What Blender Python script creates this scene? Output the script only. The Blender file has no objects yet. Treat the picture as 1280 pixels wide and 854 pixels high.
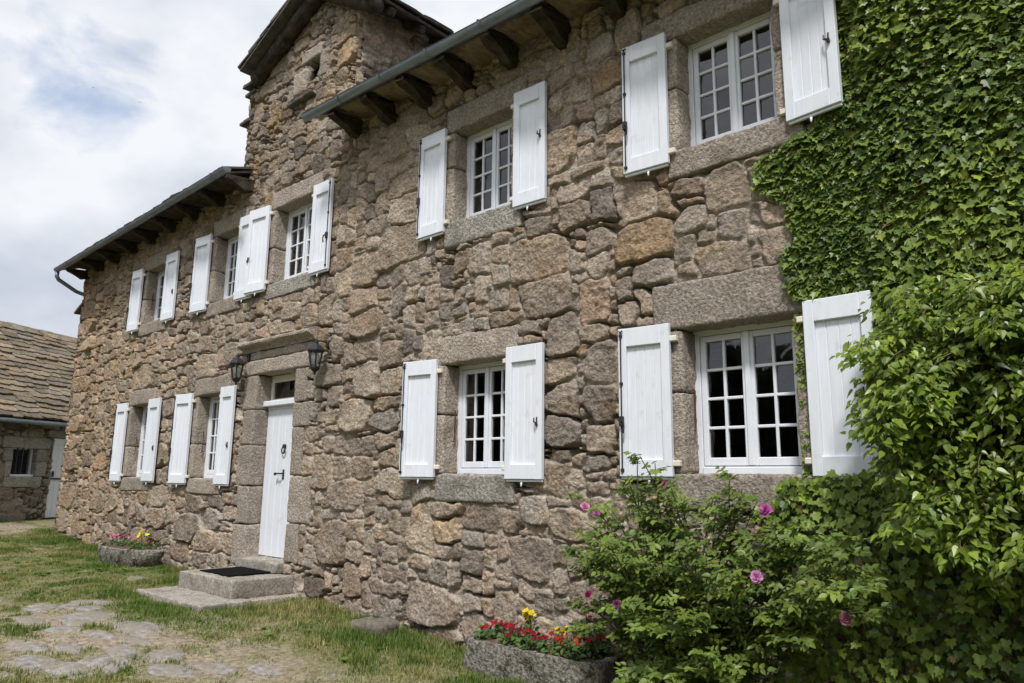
import bpy, bmesh, math, random
import numpy as np
from mathutils import Vector, Matrix

random.seed(7)
RNG = np.random.default_rng(11)
scene = bpy.context.scene
col = scene.collection
R = math.radians

# ------------------------------------------------------------------ camera
cam_d = bpy.data.cameras.new("camera")
cam = bpy.data.objects.new("camera", cam_d)
col.objects.link(cam)
PITCH, YAW, ROLL = R(10.669), R(-42.595), R(0.687)
cy_, sy_, cp_, sp_ = math.cos(YAW), math.sin(YAW), math.cos(PITCH), math.sin(PITCH)
fwd = Vector((sy_ * cp_, cy_ * cp_, sp_))
rt = Vector((cy_, -sy_, 0))
up = rt.cross(fwd)
cr, sr = math.cos(ROLL), math.sin(ROLL)
rt2 = rt * cr + up * sr
up2 = up * cr - rt * sr
M = Matrix((rt2, up2, -fwd)).transposed().to_4x4()
M.translation = Vector((0, -5, 0))
cam.matrix_world = M
cam_d.sensor_width = 36
cam_d.lens = 917.6 / 1280 * 36
cam_d.clip_end = 3000
scene.camera = cam

# ------------------------------------------------------------------ world, sun, exposure
SUN = Vector((0.34, -0.50, 0.92)).normalized()
SUN_EL = math.asin(SUN.z)
SUN_ROT = math.atan2(SUN.x, SUN.y)
world = bpy.data.worlds.new("World")
scene.world = world
world.use_nodes = True
nt = world.node_tree
nt.nodes.clear()
N = nt.nodes.new
L = nt.links.new
out = N('ShaderNodeOutputWorld')
bg = N('ShaderNodeBackground')
bg.inputs['Strength'].default_value = 0.1
sky = N('ShaderNodeTexSky')
sky.sky_type = 'NISHITA'
sky.sun_disc = False
sky.sun_elevation = SUN_EL
sky.sun_rotation = SUN_ROT
tc = N('ShaderNodeTexCoord')
mp = N('ShaderNodeMapping')
mp.inputs['Scale'].default_value = (1.0, 1.0, 1.6)
mp.inputs['Rotation'].default_value = (0.0, 0.0, 0.35)
L(tc.outputs['Generated'], mp.inputs['Vector'])
n1 = N('ShaderNodeTexNoise')
n1.inputs['Scale'].default_value = 6.5
n1.inputs['Detail'].default_value = 8
n1.inputs['Roughness'].default_value = 0.56
n1.inputs['Distortion'].default_value = 0.25
L(mp.outputs['Vector'], n1.inputs['Vector'])
n2 = N('ShaderNodeTexNoise')
n2.inputs['Scale'].default_value = 3.8
n2.inputs['Detail'].default_value = 6
n2.inputs['Roughness'].default_value = 0.5
L(mp.outputs['Vector'], n2.inputs['Vector'])
# a thinner patch of cloud in the upper left of the view
dotp = N('ShaderNodeVectorMath'); dotp.operation = 'DOT_PRODUCT'
thin = Vector((-0.874, 0.215, 0.436)).normalized()
nrm = N('ShaderNodeVectorMath'); nrm.operation = 'NORMALIZE'
L(tc.outputs['Generated'], nrm.inputs[0])
L(nrm.outputs['Vector'], dotp.inputs[0])
dotp.inputs[1].default_value = thin
thm = N('ShaderNodeMapRange')
thm.inputs['From Min'].default_value = 0.9935
thm.inputs['From Max'].default_value = 1.0
thm.inputs['To Min'].default_value = 0.0
thm.inputs['To Max'].default_value = 0.24
L(dotp.outputs['Value'], thm.inputs['Value'])
sub = N('ShaderNodeMath'); sub.operation = 'SUBTRACT'
L(n1.outputs['Fac'], sub.inputs[0]); L(thm.outputs['Result'], sub.inputs[1])
cov = N('ShaderNodeMapRange')
cov.inputs['From Min'].default_value = 0.12
cov.inputs['From Max'].default_value = 0.34
cov.inputs['To Min'].default_value = 0.25
L(sub.outputs['Value'], cov.inputs['Value'])
cramp = N('ShaderNodeMapRange')
cramp.inputs['From Min'].default_value = 0.37
cramp.inputs['From Max'].default_value = 0.60
cramp.inputs['To Min'].default_value = 0.0
cramp.inputs['To Max'].default_value = 1.0
L(n2.outputs['Fac'], cramp.inputs['Value'])
ccol = N('ShaderNodeMix'); ccol.data_type = 'RGBA'
ccol.inputs['A'].default_value = (5.2, 5.65, 6.5, 1)
ccol.inputs['B'].default_value = (8.0, 8.2, 8.6, 1)
L(cramp.outputs['Result'], ccol.inputs['Factor'])
# thinner, brighter cloud round the veiled sun
dots = N('ShaderNodeVectorMath'); dots.operation = 'DOT_PRODUCT'
L(nrm.outputs['Vector'], dots.inputs[0]); dots.inputs[1].default_value = SUN
sm = N('ShaderNodeMapRange')
sm.interpolation_type = 'SMOOTHSTEP'
sm.inputs['From Min'].default_value = 0.5
sm.inputs['From Max'].default_value = 1.0
sm.inputs['To Min'].default_value = 1.0
sm.inputs['To Max'].default_value = 1.5
L(dots.outputs['Value'], sm.inputs['Value'])
cm = N('ShaderNodeVectorMath'); cm.operation = 'SCALE'
L(ccol.outputs['Result'], cm.inputs[0]); L(sm.outputs['Result'], cm.inputs['Scale'])
mix = N('ShaderNodeMix'); mix.data_type = 'RGBA'
L(cov.outputs['Result'], mix.inputs['Factor'])
bl = N('ShaderNodeVectorMath'); bl.operation = 'SCALE'; bl.inputs['Scale'].default_value = 1.7
L(sky.outputs['Color'], bl.inputs[0]); L(bl.outputs['Vector'], mix.inputs['A']); L(cm.outputs['Vector'], mix.inputs['B'])
L(mix.outputs['Result'], bg.inputs['Color'])
L(bg.outputs['Background'], out.inputs['Surface'])

sun_d = bpy.data.lights.new("sun", 'SUN')
sun_d.energy = 3.6
sun_d.angle = R(8)
sun_d.color = (1.0, 0.965, 0.92)
sun = bpy.data.objects.new("sun", sun_d)
col.objects.link(sun)
sun.rotation_euler = SUN.to_track_quat('Z', 'Y').to_euler()
sun.location = (5, -10, 20)

scene.view_settings.view_transform = 'Standard'
scene.view_settings.look = 'None'
scene.view_settings.exposure = 0.19
scene.view_settings.gamma = 1.0
scene.view_settings.use_curve_mapping = False
scene.render.engine = 'CYCLES'
scene.cycles.max_bounces = 8
scene.cycles.transparent_max_bounces = 12

# ------------------------------------------------------------------ noise in numpy
def _hash(ix, iy, iz, seed):
    h = (ix.astype(np.uint32) * np.uint32(374761393) + iy.astype(np.uint32) * np.uint32(668265263)
         + iz.astype(np.uint32) * np.uint32(2147483647) + np.uint32(seed * 974711 % 4294967291))
    h = (h ^ (h >> np.uint32(13))) * np.uint32(1274126177)
    h = (h ^ (h >> np.uint32(16))) * np.uint32(2246822519)
    h = h ^ (h >> np.uint32(13))
    return h.astype(np.float64) / 4294967295.0

def vnoise(x, y, z=None, seed=0):
    x = np.asarray(x, float); y = np.asarray(y, float)
    two = z is None
    z = np.zeros_like(x) if two else np.asarray(z, float)
    fx, fy, fz = np.floor(x), np.floor(y), np.floor(z)
    ix, iy, iz = fx.astype(np.int64), fy.astype(np.int64), fz.astype(np.int64)
    u, v, w = x - fx, y - fy, z - fz
    u = u * u * u * (u * (u * 6 - 15) + 10); v = v * v * v * (v * (v * 6 - 15) + 10); w = w * w * (3 - 2 * w)
    def lay(k):
        a = _hash(ix, iy, iz + k, seed); b = _hash(ix + 1, iy, iz + k, seed)
        c = _hash(ix, iy + 1, iz + k, seed); d = _hash(ix + 1, iy + 1, iz + k, seed)
        return (a * (1 - u) + b * u) * (1 - v) + (c * (1 - u) + d * u) * v
    n = lay(0)
    if not two:
        n = n * (1 - w) + lay(1) * w
    return n * 2 - 1

def fbm(x, y, z=None, seed=0, oct=3, gain=0.5):
    s = 0; a = 1; t = 0; f = 1
    for o in range(oct):
        s = s + a * vnoise(np.asarray(x) * f, np.asarray(y) * f, None if z is None else np.asarray(z) * f, seed + o * 17)
        t += a; a *= gain; f *= 2.03
    return s / t

def sstep(a, b, x):
    t = np.clip((x - a) / (b - a), 0, 1)
    return t * t * (3 - 2 * t)

# ------------------------------------------------------------------ materials
MATS = {}
def new_mat(name):
    m = bpy.data.materials.new(name); m.use_nodes = True
    b = m.node_tree.nodes['Principled BSDF']
    MATS[name] = m
    return m, m.node_tree, b

def surf(name, c1, c2, scale=8.0, detail=6, rough=0.8, bump=0.2, bscale=40.0, bdist=0.01, spec=0.3, metal=0.0,
         stretch=(1, 1, 1), attr=None, attr_var=0.25, lo=0.35, hi=0.65, objvar=0.0, c3=None, s3=2.0, lo3=0.55, hi3=0.7):
    m, t, b = new_mat(name)
    n = t.nodes.new; l = t.links.new
    g = n('ShaderNodeNewGeometry')
    mpn = n('ShaderNodeMapping'); mpn.inputs['Scale'].default_value = stretch
    l(g.outputs['Position'], mpn.inputs['Vector'])
    a = n('ShaderNodeTexNoise'); a.inputs['Scale'].default_value = scale; a.inputs['Detail'].default_value = detail
    a.inputs['Roughness'].default_value = 0.65
    l(mpn.outputs['Vector'], a.inputs['Vector'])
    mr = n('ShaderNodeMapRange'); mr.inputs['From Min'].default_value = lo; mr.inputs['From Max'].default_value = hi
    l(a.outputs['Fac'], mr.inputs['Value'])
    mx = n('ShaderNodeMix'); mx.data_type = 'RGBA'
    l(mr.outputs['Result'], mx.inputs['Factor'])
    if attr:
        at = n('ShaderNodeAttribute'); at.attribute_name = attr
        def scaled(k):
            s = n('ShaderNodeVectorMath'); s.operation = 'SCALE'; s.inputs['Scale'].default_value = k
            l(at.outputs['Color'], s.inputs[0]); return s.outputs['Vector']
        l(scaled(1 - attr_var), mx.inputs['A']); l(scaled(1 + attr_var), mx.inputs['B'])
    else:
        mx.inputs['A'].default_value = (*c1, 1); mx.inputs['B'].default_value = (*c2, 1)
    res = mx.outputs['Result']
    if c3:
        a3 = n('ShaderNodeTexNoise'); a3.inputs['Scale'].default_value = s3; a3.inputs['Detail'].default_value = 7
        a3.inputs['Roughness'].default_value = 0.7
        l(g.outputs['Position'], a3.inputs['Vector'])
        m3 = n('ShaderNodeMapRange'); m3.inputs['From Min'].default_value = lo3; m3.inputs['From Max'].default_value = hi3
        l(a3.outputs['Fac'], m3.inputs['Value'])
        x3 = n('ShaderNodeMix'); x3.data_type = 'RGBA'
        l(m3.outputs['Result'], x3.inputs['Factor']); l(res, x3.inputs['A']); x3.inputs['B'].default_value = (*c3, 1)
        res = x3.outputs['Result']
    if objvar > 0:
        oi = n('ShaderNodeObjectInfo'); om = n('ShaderNodeMapRange')
        om.inputs['To Min'].default_value = 1 - objvar; om.inputs['To Max'].default_value = 1 + objvar
        l(oi.outputs['Random'], om.inputs['Value'])
        ov = n('ShaderNodeVectorMath'); ov.operation = 'SCALE'
        l(res, ov.inputs[0]); l(om.outputs['Result'], ov.inputs['Scale']); res = ov.outputs['Vector']
    l(res, b.inputs['Base Color'])
    b.inputs['Roughness'].default_value = rough
    b.inputs['Specular IOR Level'].default_value = spec
    b.inputs['Metallic'].default_value = metal
    if bump > 0:
        bn = n('ShaderNodeTexNoise'); bn.inputs['Scale'].default_value = bscale; bn.inputs['Detail'].default_value = 5
        bn.inputs['Roughness'].default_value = 0.62
        l(mpn.outputs['Vector'], bn.inputs['Vector'])
        bp = n('ShaderNodeBump'); bp.inputs['Strength'].default_value = bump; bp.inputs['Distance'].default_value = bdist
        l(bn.outputs['Fac'], bp.inputs['Height']); l(bp.outputs['Normal'], b.inputs['Normal'])
    return m

surf('rubble_stone', None, None, scale=34, detail=8, rough=0.92, bump=1.0, bscale=42, bdist=0.028, spec=0.12,
     attr='col', attr_var=0.45, lo=0.32, hi=0.68, c3=(0.15, 0.125, 0.105), s3=11.0, lo3=0.58, hi3=0.8)
surf('granite', (0.17, 0.145, 0.12), (0.51, 0.445, 0.375), scale=42, detail=9, rough=0.92, bump=1.0, bscale=38, bdist=0.03, spec=0.12, objvar=0.14,
     c3=(0.21, 0.17, 0.135), s3=3.5, lo3=0.5, hi3=0.75, lo=0.34, hi=0.66)
surf('granite_grey', (0.15, 0.14, 0.125), (0.48, 0.445, 0.395), scale=40, detail=9, rough=0.92, bump=1.0, bscale=36, bdist=0.03, spec=0.12, objvar=0.12,
     c3=(0.15, 0.135, 0.11), s3=4.0, lo3=0.5, hi3=0.75)
surf('step_stone', (0.17, 0.155, 0.13), (0.40, 0.37, 0.325), scale=34, detail=9, rough=0.9, bump=0.7, bscale=45, bdist=0.012, spec=0.15,
     c3=(0.15, 0.132, 0.10), s3=4.0, lo3=0.48, hi3=0.7)
surf('trough_stone', (0.07, 0.063, 0.052), (0.38, 0.35, 0.305), scale=30, detail=9, rough=0.95, bump=1.0, bscale=34, bdist=0.035, spec=0.1,
     c3=(0.045, 0.045, 0.02), s3=5.0, lo3=0.52, hi3=0.62)
surf('white_paint', (0.66, 0.69, 0.75), (0.715, 0.75, 0.81), scale=5, detail=6, rough=0.5, bump=0.10, bscale=30, bdist=0.004, spec=0.3, objvar=0.035,
     stretch=(5, 5, 0.8), c3=(0.50, 0.48, 0.44), s3=9, lo3=0.58, hi3=0.86)
surf('window_paint', (0.67, 0.70, 0.755), (0.73, 0.76, 0.81), scale=6, rough=0.4, bump=0.0, spec=0.4)
surf('dark_metal', (0.018, 0.019, 0.021), (0.035, 0.035, 0.037), scale=40, rough=0.5, bump=0.15, bscale=120, bdist=0.002, spec=0.22)
surf('rusty_iron', (0.05, 0.025, 0.014), (0.14, 0.06, 0.028), scale=60, rough=0.9, bump=0.3, bscale=150, bdist=0.002)
surf('zinc', (0.16, 0.19, 0.225), (0.26, 0.30, 0.34), scale=3, rough=0.42, bump=0.05, bscale=30, bdist=0.004, spec=0.5, metal=0.5, stretch=(1, 6, 6))
surf('old_timber', (0.026, 0.021, 0.017), (0.078, 0.062, 0.048), scale=9, rough=0.9, bump=0.8, bscale=20, bdist=0.015, stretch=(1, 1, 1), spec=0.1)
surf('eave_board', (0.15, 0.115, 0.07), (0.27, 0.215, 0.14), scale=7, rough=0.9, bump=0.4, bscale=16, bdist=0.01, stretch=(3, 0.8, 1), spec=0.1,
     c3=(0.06, 0.045, 0.03), s3=2.4, lo3=0.5, hi3=0.66)
surf('slate_roof', (0.055, 0.05, 0.046), (0.13, 0.118, 0.105), scale=8, rough=0.9, bump=0.5, bscale=30, bdist=0.01, spec=0.2,
     c3=(0.16, 0.13, 0.05), s3=5, lo3=0.6, hi3=0.74)
surf('barn_slate', None, None, scale=14, rough=0.92, bump=0.6, bscale=30, bdist=0.015, spec=0.15, attr='col', attr_var=0.3,
     c3=(0.058, 0.05, 0.022), s3=2.6, lo3=0.56, hi3=0.68)
surf('doormat_rubber', (0.005, 0.005, 0.006), (0.014, 0.014, 0.015), scale=120, rough=1.0, bump=1.0, bscale=160, bdist=0.006, spec=0.03)
surf('dark_rock', (0.09, 0.078, 0.062), (0.20, 0.175, 0.14), scale=20, rough=0.95, bump=1.0, bscale=30, bdist=0.02)
surf('soil', (0.075, 0.05, 0.036), (0.16, 0.11, 0.082), scale=40, rough=1.0, bump=1.0, bscale=60, bdist=0.02, spec=0.05)
surf('inner_plaster', (0.20, 0.17, 0.14), (0.28, 0.245, 0.20), scale=4, rough=0.95, bump=0.1, spec=0.1)
surf('wood_stem', (0.06, 0.045, 0.028), (0.14, 0.11, 0.07), scale=40, rough=0.9, bump=0.4, bscale=90, bdist=0.004)
surf('green_stem', (0.05, 0.075, 0.02), (0.10, 0.11, 0.04), scale=30, rough=0.7, bump=0.1)
surf('flag_stone', (0.14, 0.13, 0.12), (0.33, 0.31, 0.29), scale=16, detail=8, rough=0.95, bump=1.0, bscale=26, bdist=0.02,
     c3=(0.225, 0.19, 0.14), s3=6, lo3=0.44, hi3=0.6)
surf('lamp_white', (0.8, 0.8, 0.78), (0.85, 0.85, 0.83), rough=0.3, bump=0)
surf('bird_black', (0.012, 0.012, 0.014), (0.02, 0.02, 0.022), rough=0.6, bump=0)
surf('cream_block', (0.62, 0.57, 0.48), (0.72, 0.68, 0.60), scale=20, rough=0.7, bump=0.2, bscale=60, bdist=0.003)

def leaf_mat(name, rough=0.45, trans=0.3, spec=0.4, hue=(1.0, 1.15, 0.55)):
    m, t, b = new_mat(name)
    n = t.nodes.new; l = t.links.new
    at = n('ShaderNodeAttribute'); at.attribute_name = 'col'
    l(at.outputs['Color'], b.inputs['Base Color'])
    b.inputs['Roughness'].default_value = rough
    b.inputs['Specular IOR Level'].default_value = spec
    if trans > 0:
        tr = n('ShaderNodeBsdfTranslucent')
        hm = n('ShaderNodeVectorMath'); hm.operation = 'MULTIPLY'; hm.inputs[1].default_value = hue
        l(at.outputs['Color'], hm.inputs[0]); l(hm.outputs['Vector'], tr.inputs['Color'])
        ms = n('ShaderNodeMixShader'); ms.inputs['Fac'].default_value = trans
        l(b.outputs['BSDF'], ms.inputs[1]); l(tr.outputs['BSDF'], ms.inputs[2])
        l(ms.outputs['Shader'], t.nodes['Material Output'].inputs['Surface'])
    return m
leaf_mat('ivy_leaf', 0.42, 0.25, 0.32)
leaf_mat('climber_leaf', 0.36, 0.34, 0.45)
leaf_mat('rose_leaf', 0.45, 0.3, 0.35)
leaf_mat('petal', 0.6, 0.35, 0.2, (1, 1, 1))
leaf_mat('grass_blade', 0.65, 0.3, 0.2)
leaf_mat('far_leaf', 0.7, 0.2, 0.2)

def glass_mat(name='window_glass', ior=2.0):
    m, t, b = new_mat(name)
    n = t.nodes.new; l = t.links.new
    t.nodes.remove(b)
    gl = n('ShaderNodeBsdfGlossy'); gl.inputs['Roughness'].default_value = 0.03
    tr = n('ShaderNodeBsdfTransparent'); tr.inputs['Color'].default_value = (0.86, 0.89, 0.88, 1)
    fr = n('ShaderNodeFresnel'); fr.inputs['IOR'].default_value = ior
    g = n('ShaderNodeNewGeometry')
    bn = n('ShaderNodeTexNoise'); bn.inputs['Scale'].default_value = 3.5; bn.inputs['Detail'].default_value = 1
    l(g.outputs['Position'], bn.inputs['Vector'])
    bp = n('ShaderNodeBump'); bp.inputs['Strength'].default_value = 0.10; bp.inputs['Distance'].default_value = 0.05
    l(bn.outputs['Fac'], bp.inputs['Height'])
    l(bp.outputs['Normal'], gl.inputs['Normal'])
    ms = n('ShaderNodeMixShader')
    l(fr.outputs['Fac'], ms.inputs['Fac']); l(tr.outputs['BSDF'], ms.inputs[1]); l(gl.outputs['BSDF'], ms.inputs[2])
    l(ms.outputs['Shader'], t.nodes['Material Output'].inputs['Surface'])
glass_mat()
glass_mat('low_ior_glass', 1.16)  # same clear glass with a lower index, so it reflects less

# ------------------------------------------------------------------ mesh building
ORG = {}
def origin(o):
    return Vector((0, 0, 0)) if o is None else ORG.get(o.name, Vector((0, 0, 0)))

def tag(o, label=None, cat=None, group=None, kind=None):
    if label: o['label'] = label
    if cat: o['category'] = cat
    if group: o['group'] = group
    if kind: o['kind'] = kind
    return o

def thing(name, loc, label, cat, group=None):
    o = bpy.data.objects.new(name, None)
    o.empty_display_size = 0.1
    col.objects.link(o)
    o.location = loc
    ORG[o.name] = Vector(loc)
    return tag(o, label, cat, group)

def link_mesh(name, me, mat, parent=None):
    o = bpy.data.objects.new(name, me)
    col.objects.link(o)
    if parent is not None:
        o.parent = parent
        ORG[o.name] = origin(parent)
    if mat is not None:
        me.materials.append(MATS[mat])
    return o

class MB:
    def __init__(s): s.v = []; s.f = []
    def add(s, vs, fs):
        b = len(s.v)
        s.v += [Vector(p) for p in vs]
        s.f += [tuple(i + b for i in f) for f in fs]
        return s
    def box(s, x0, x1, y0, y1, z0, z1, c=0.0):
        if x1 < x0: x0, x1 = x1, x0
        if y1 < y0: y0, y1 = y1, y0
        if z1 < z0: z0, z1 = z1, z0
        ctr = Vector(((x0 + x1) / 2, (y0 + y1) / 2, (z0 + z1) / 2))
        h = Vector(((x1 - x0) / 2, (y1 - y0) / 2, (z1 - z0) / 2))
        if c <= 0:
            vs = [ctr + Vector((a * h.x, b_ * h.y, d * h.z)) for a in (-1, 1) for b_ in (-1, 1) for d in (-1, 1)]
            fs = [(0, 1, 3, 2), (4, 6, 7, 5), (0, 4, 5, 1), (2, 3, 7, 6), (0, 2, 6, 4), (1, 5, 7, 3)]
            return s.add(vs, fs)
        c = min(c, 0.45 * min(h.x, h.y, h.z) * 2)
        idx = {}; vs = []
        for a in (-1, 1):
            for b_ in (-1, 1):
                for d in (-1, 1):
                    for ax in range(3):
                        hh = [h.x - c, h.y - c, h.z - c]; hh[ax] += c
                        idx[(a, b_, d, ax)] = len(vs)
                        vs.append(ctr + Vector((a * hh[0], b_ * hh[1], d * hh[2])))
        fs = []
        for sg in (-1, 1):
            fs.append([idx[(sg, -1, -1, 0)], idx[(sg, 1, -1, 0)], idx[(sg, 1, 1, 0)], idx[(sg, -1, 1, 0)]])
            fs.append([idx[(-1, sg, -1, 1)], idx[(1, sg, -1, 1)], idx[(1, sg, 1, 1)], idx[(-1, sg, 1, 1)]])
            fs.append([idx[(-1, -1, sg, 2)], idx[(1, -1, sg, 2)], idx[(1, 1, sg, 2)], idx[(-1, 1, sg, 2)]])
        for a in (-1, 1):
            for b_ in (-1, 1):
                fs.append([idx[(a, b_, -1, 0)], idx[(a, b_, 1, 0)], idx[(a, b_, 1, 1)], idx[(a, b_, -1, 1)]])
                fs.append([idx[(a, -1, b_, 0)], idx[(a, 1, b_, 0)], idx[(a, 1, b_, 2)], idx[(a, -1, b_, 2)]])
                fs.append([idx[(-1, a, b_, 1)], idx[(1, a, b_, 1)], idx[(1, a, b_, 2)], idx[(-1, a, b_, 2)]])
                for d in (-1, 1):
                    fs.append([idx[(a, b_, d, 0)], idx[(a, b_, d, 1)], idx[(a, b_, d, 2)]])
        return s.add(vs, fs)
    def prism(s, poly, vec):
        n = len(poly); vec = Vector(vec)
        a = [Vector(p) for p in poly]; b = [p + vec for p in a]
        fs = [tuple(range(n)), tuple(range(2 * n - 1, n - 1, -1))]
        fs += [(i, (i + 1) % n, n + (i + 1) % n, n + i) for i in range(n)]
        return s.add(a + b, fs)
    def tube(s, pts, r, n=8, cap=True):
        pts = [Vector(p) for p in pts]
        rr = r if isinstance(r, (list, tuple)) else [r] * len(pts)
        rings = []
        prev = None
        base = len(s.v)
        for i, p in enumerate(pts):
            d = (pts[min(i + 1, len(pts) - 1)] - pts[max(i - 1, 0)])
            d = d.normalized() if d.length > 1e-9 else Vector((0, 0, 1))
            if prev is None:
                ref = Vector((0, 0, 1)) if abs(d.z) < 0.9 else Vector((1, 0, 0))
                u = d.cross(ref).normalized()
            else:
                u = (prev - d * prev.dot(d)).normalized()
            prev = u
            w = d.cross(u)
            for k in range(n):
                a = 2 * math.pi * k / n
                s.v.append(p + (u * math.cos(a) + w * math.sin(a)) * rr[i])
        for i in range(len(pts) - 1):
            for k in range(n):
                a = base + i * n + k; b = base + i * n + (k + 1) % n
                s.f.append((a, b, b + n, a + n))
        if cap:
            s.f.append(tuple(base + k for k in range(n - 1, -1, -1)))
            e = base + (len(pts) - 1) * n
            s.f.append(tuple(e + k for k in range(n)))
        return s
    def lathe(s, prof, ctr, n=12, ax=None):
        ctr = Vector(ctr); base = len(s.v)
        for (r, z) in prof:
            for k in range(n):
                a = 2 * math.pi * (k + 0.5) / n
                s.v.append(ctr + Vector((r * math.cos(a), r * math.sin(a), z)))
        for i in range(len(prof) - 1):
            for k in range(n):
                a = base + i * n + k; b = base + i * n + (k + 1) % n
                s.f.append((a, b, b + n, a + n))
        s.f.append(tuple(base + k for k in range(n - 1, -1, -1)))
        e = base + (len(prof) - 1) * n
        s.f.append(tuple(e + k for k in range(n)))
        return s
    def rblock(s, x0, x1, y0, y1, z0, z1, r=0.03, seg=0.045, amp=0.012, seed=1, fine=0.006):
        """hewn stone: rounded box, every face subdivided and roughened"""
        ctr = np.array([(x0 + x1) / 2, (y0 + y1) / 2, (z0 + z1) / 2]); h = np.array([abs(x1 - x0) / 2, abs(y1 - y0) / 2, abs(z1 - z0) / 2])
        r = min(r, 0.48 * h.min() * 2 * 0.9)
        ns = [max(3, min(60, int(round(2 * hh / seg)))) for hh in h]
        lin = []
        for a in range(3):
            t = np.linspace(-h[a], h[a], ns[a] + 1)
            e = min(r * 0.9, h[a] * 0.5)
            t = np.unique(np.round(np.concatenate([t, [-h[a] + e * 0.45, h[a] - e * 0.45, -h[a] + e, h[a] - e]]), 6))
            lin.append(t)
        key = {}; vs = []; fs = []
        def vid(p):
            k = tuple(np.round(p, 5))
            if k not in key:
                key[k] = len(vs); vs.append(p)
            return key[k]
        for ax in range(3):
            o1, o2 = [(1, 2), (2, 0), (0, 1)][ax]
            for sg in (-1, 1):
                A, B = lin[o1], lin[o2]
                g = []
                for a in A:
                    row = []
                    for b in B:
                        p = np.zeros(3); p[ax] = sg * h[ax]; p[o1] = a; p[o2] = b
                        row.append(vid(p))
                    g.append(row)
                for i in range(len(A) - 1):
                    for j in range(len(B) - 1):
                        q = (g[i][j], g[i + 1][j], g[i + 1][j + 1], g[i][j + 1])
                        fs.append(q if sg > 0 else q[::-1])
        P = np.array(vs)
        inner = np.clip(P, -(h - r), h - r)
        d = P - inner
        ln = np.linalg.norm(d, axis=1, keepdims=True)
        nn = d / np.maximum(ln, 1e-9)
        P = inner + nn * r
        W = P + ctr
        rough = amp * fbm(W[:, 0] * 5.5, W[:, 1] * 5.5, W[:, 2] * 5.5, seed, 3) + fine * fbm(W[:, 0] * 30, W[:, 1] * 30, W[:, 2] * 30, seed + 5, 2)
        P = W + nn * rough[:, None]
        return s.add([Vector(p) for p in P], fs)
    def xform(s, M_):
        s.v = [M_ @ p for p in s.v]
        return s
    def build(s, name, mat, parent=None, smooth=False, ang=None, recalc=True):
        o_ = origin(parent)
        me = bpy.data.meshes.new(name)
        me.from_pydata([tuple(p - o_) for p in s.v], [], s.f)
        b = bmesh.new(); b.from_mesh(me)
        if recalc: bmesh.ops.recalc_face_normals(b, faces=b.faces)
        if ang is not None:
            for f in b.faces: f.smooth = True
            for e in b.edges:
                if len(e.link_faces) == 2 and e.calc_face_angle(0) > ang: e.smooth = False
        elif smooth:
            for f in b.faces: f.smooth = True
        b.to_mesh(me); b.free()
        return link_mesh(name, me, mat, parent)

def np_mesh(name, V, F, mat, parent=None, smooth=True, colors=None, cname='col'):
    """V (n,3); F (m,k) all faces with k corners; colors (n,3)"""
    o_ = np.array(origin(parent))
    me = bpy.data.meshes.new(name)
    V = np.asarray(V, np.float32) - o_.astype(np.float32)
    F = np.asarray(F, np.int32)
    k = F.shape[1]
    me.vertices.add(len(V)); me.vertices.foreach_set('co', V.ravel())
    me.loops.add(F.size); me.loops.foreach_set('vertex_index', F.ravel())
    me.polygons.add(len(F)); me.polygons.foreach_set('loop_start', np.arange(0, F.size, k, dtype=np.int32))
    me.polygons.foreach_set('use_smooth', np.full(len(F), smooth, dtype=bool))
    if colors is not None:
        at = me.color_attributes.new(cname, 'FLOAT_COLOR', 'POINT')
        C4 = np.ones((len(V), 4), np.float32); C4[:, :3] = colors
        at.data.foreach_set('color', C4.ravel())
    me.update(calc_edges=True); me.validate()
    return link_mesh(name, me, mat, parent)

def scatter(name, tv, tf, pos, dirs, norms, scale, colors, mat, parent=None, tip=None, smooth=False):
    """one mesh of many small leaves. tv (n,3): x across, y towards tip, z normal"""
    tv = np.asarray(tv, float); pos = np.asarray(pos, float)
    n = norms / np.maximum(np.linalg.norm(norms, axis=1, keepdims=True), 1e-9)
    d = dirs - n * np.sum(dirs * n, axis=1, keepdims=True)
    d = d / np.maximum(np.linalg.norm(d, axis=1, keepdims=True), 1e-9)
    x = np.cross(d, n)
    B = np.stack([x, d, n], 1)                       # (N,3axes,3)
    sc = np.asarray(scale).reshape(-1, 1, 1)
    V = pos[:, None, :] + np.einsum('kj,nji->nki', tv, B) * sc
    k = len(tv)
    F = np.asarray(tf)[None, :, :] + (np.arange(len(pos)) * k)[:, None, None]
    C = np.repeat(np.asarray(colors), k, axis=0)
    return np_mesh(name, V.reshape(-1, 3), F.reshape(-1, F.shape[-1]), mat, parent, smooth, C)

def fan(outline, ctr, fold=0.12):
    """leaf with midrib fold from an outline"""
    vs = [(0, ctr, -0.0)] + [(x, y, fold * abs(x) - 0.10 * max(0, y - 0.5) ** 2) for x, y in outline]
    n = len(outline)
    return vs, [(0, 1 + i, 1 + (i + 1) % n) for i in range(n)]

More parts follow.
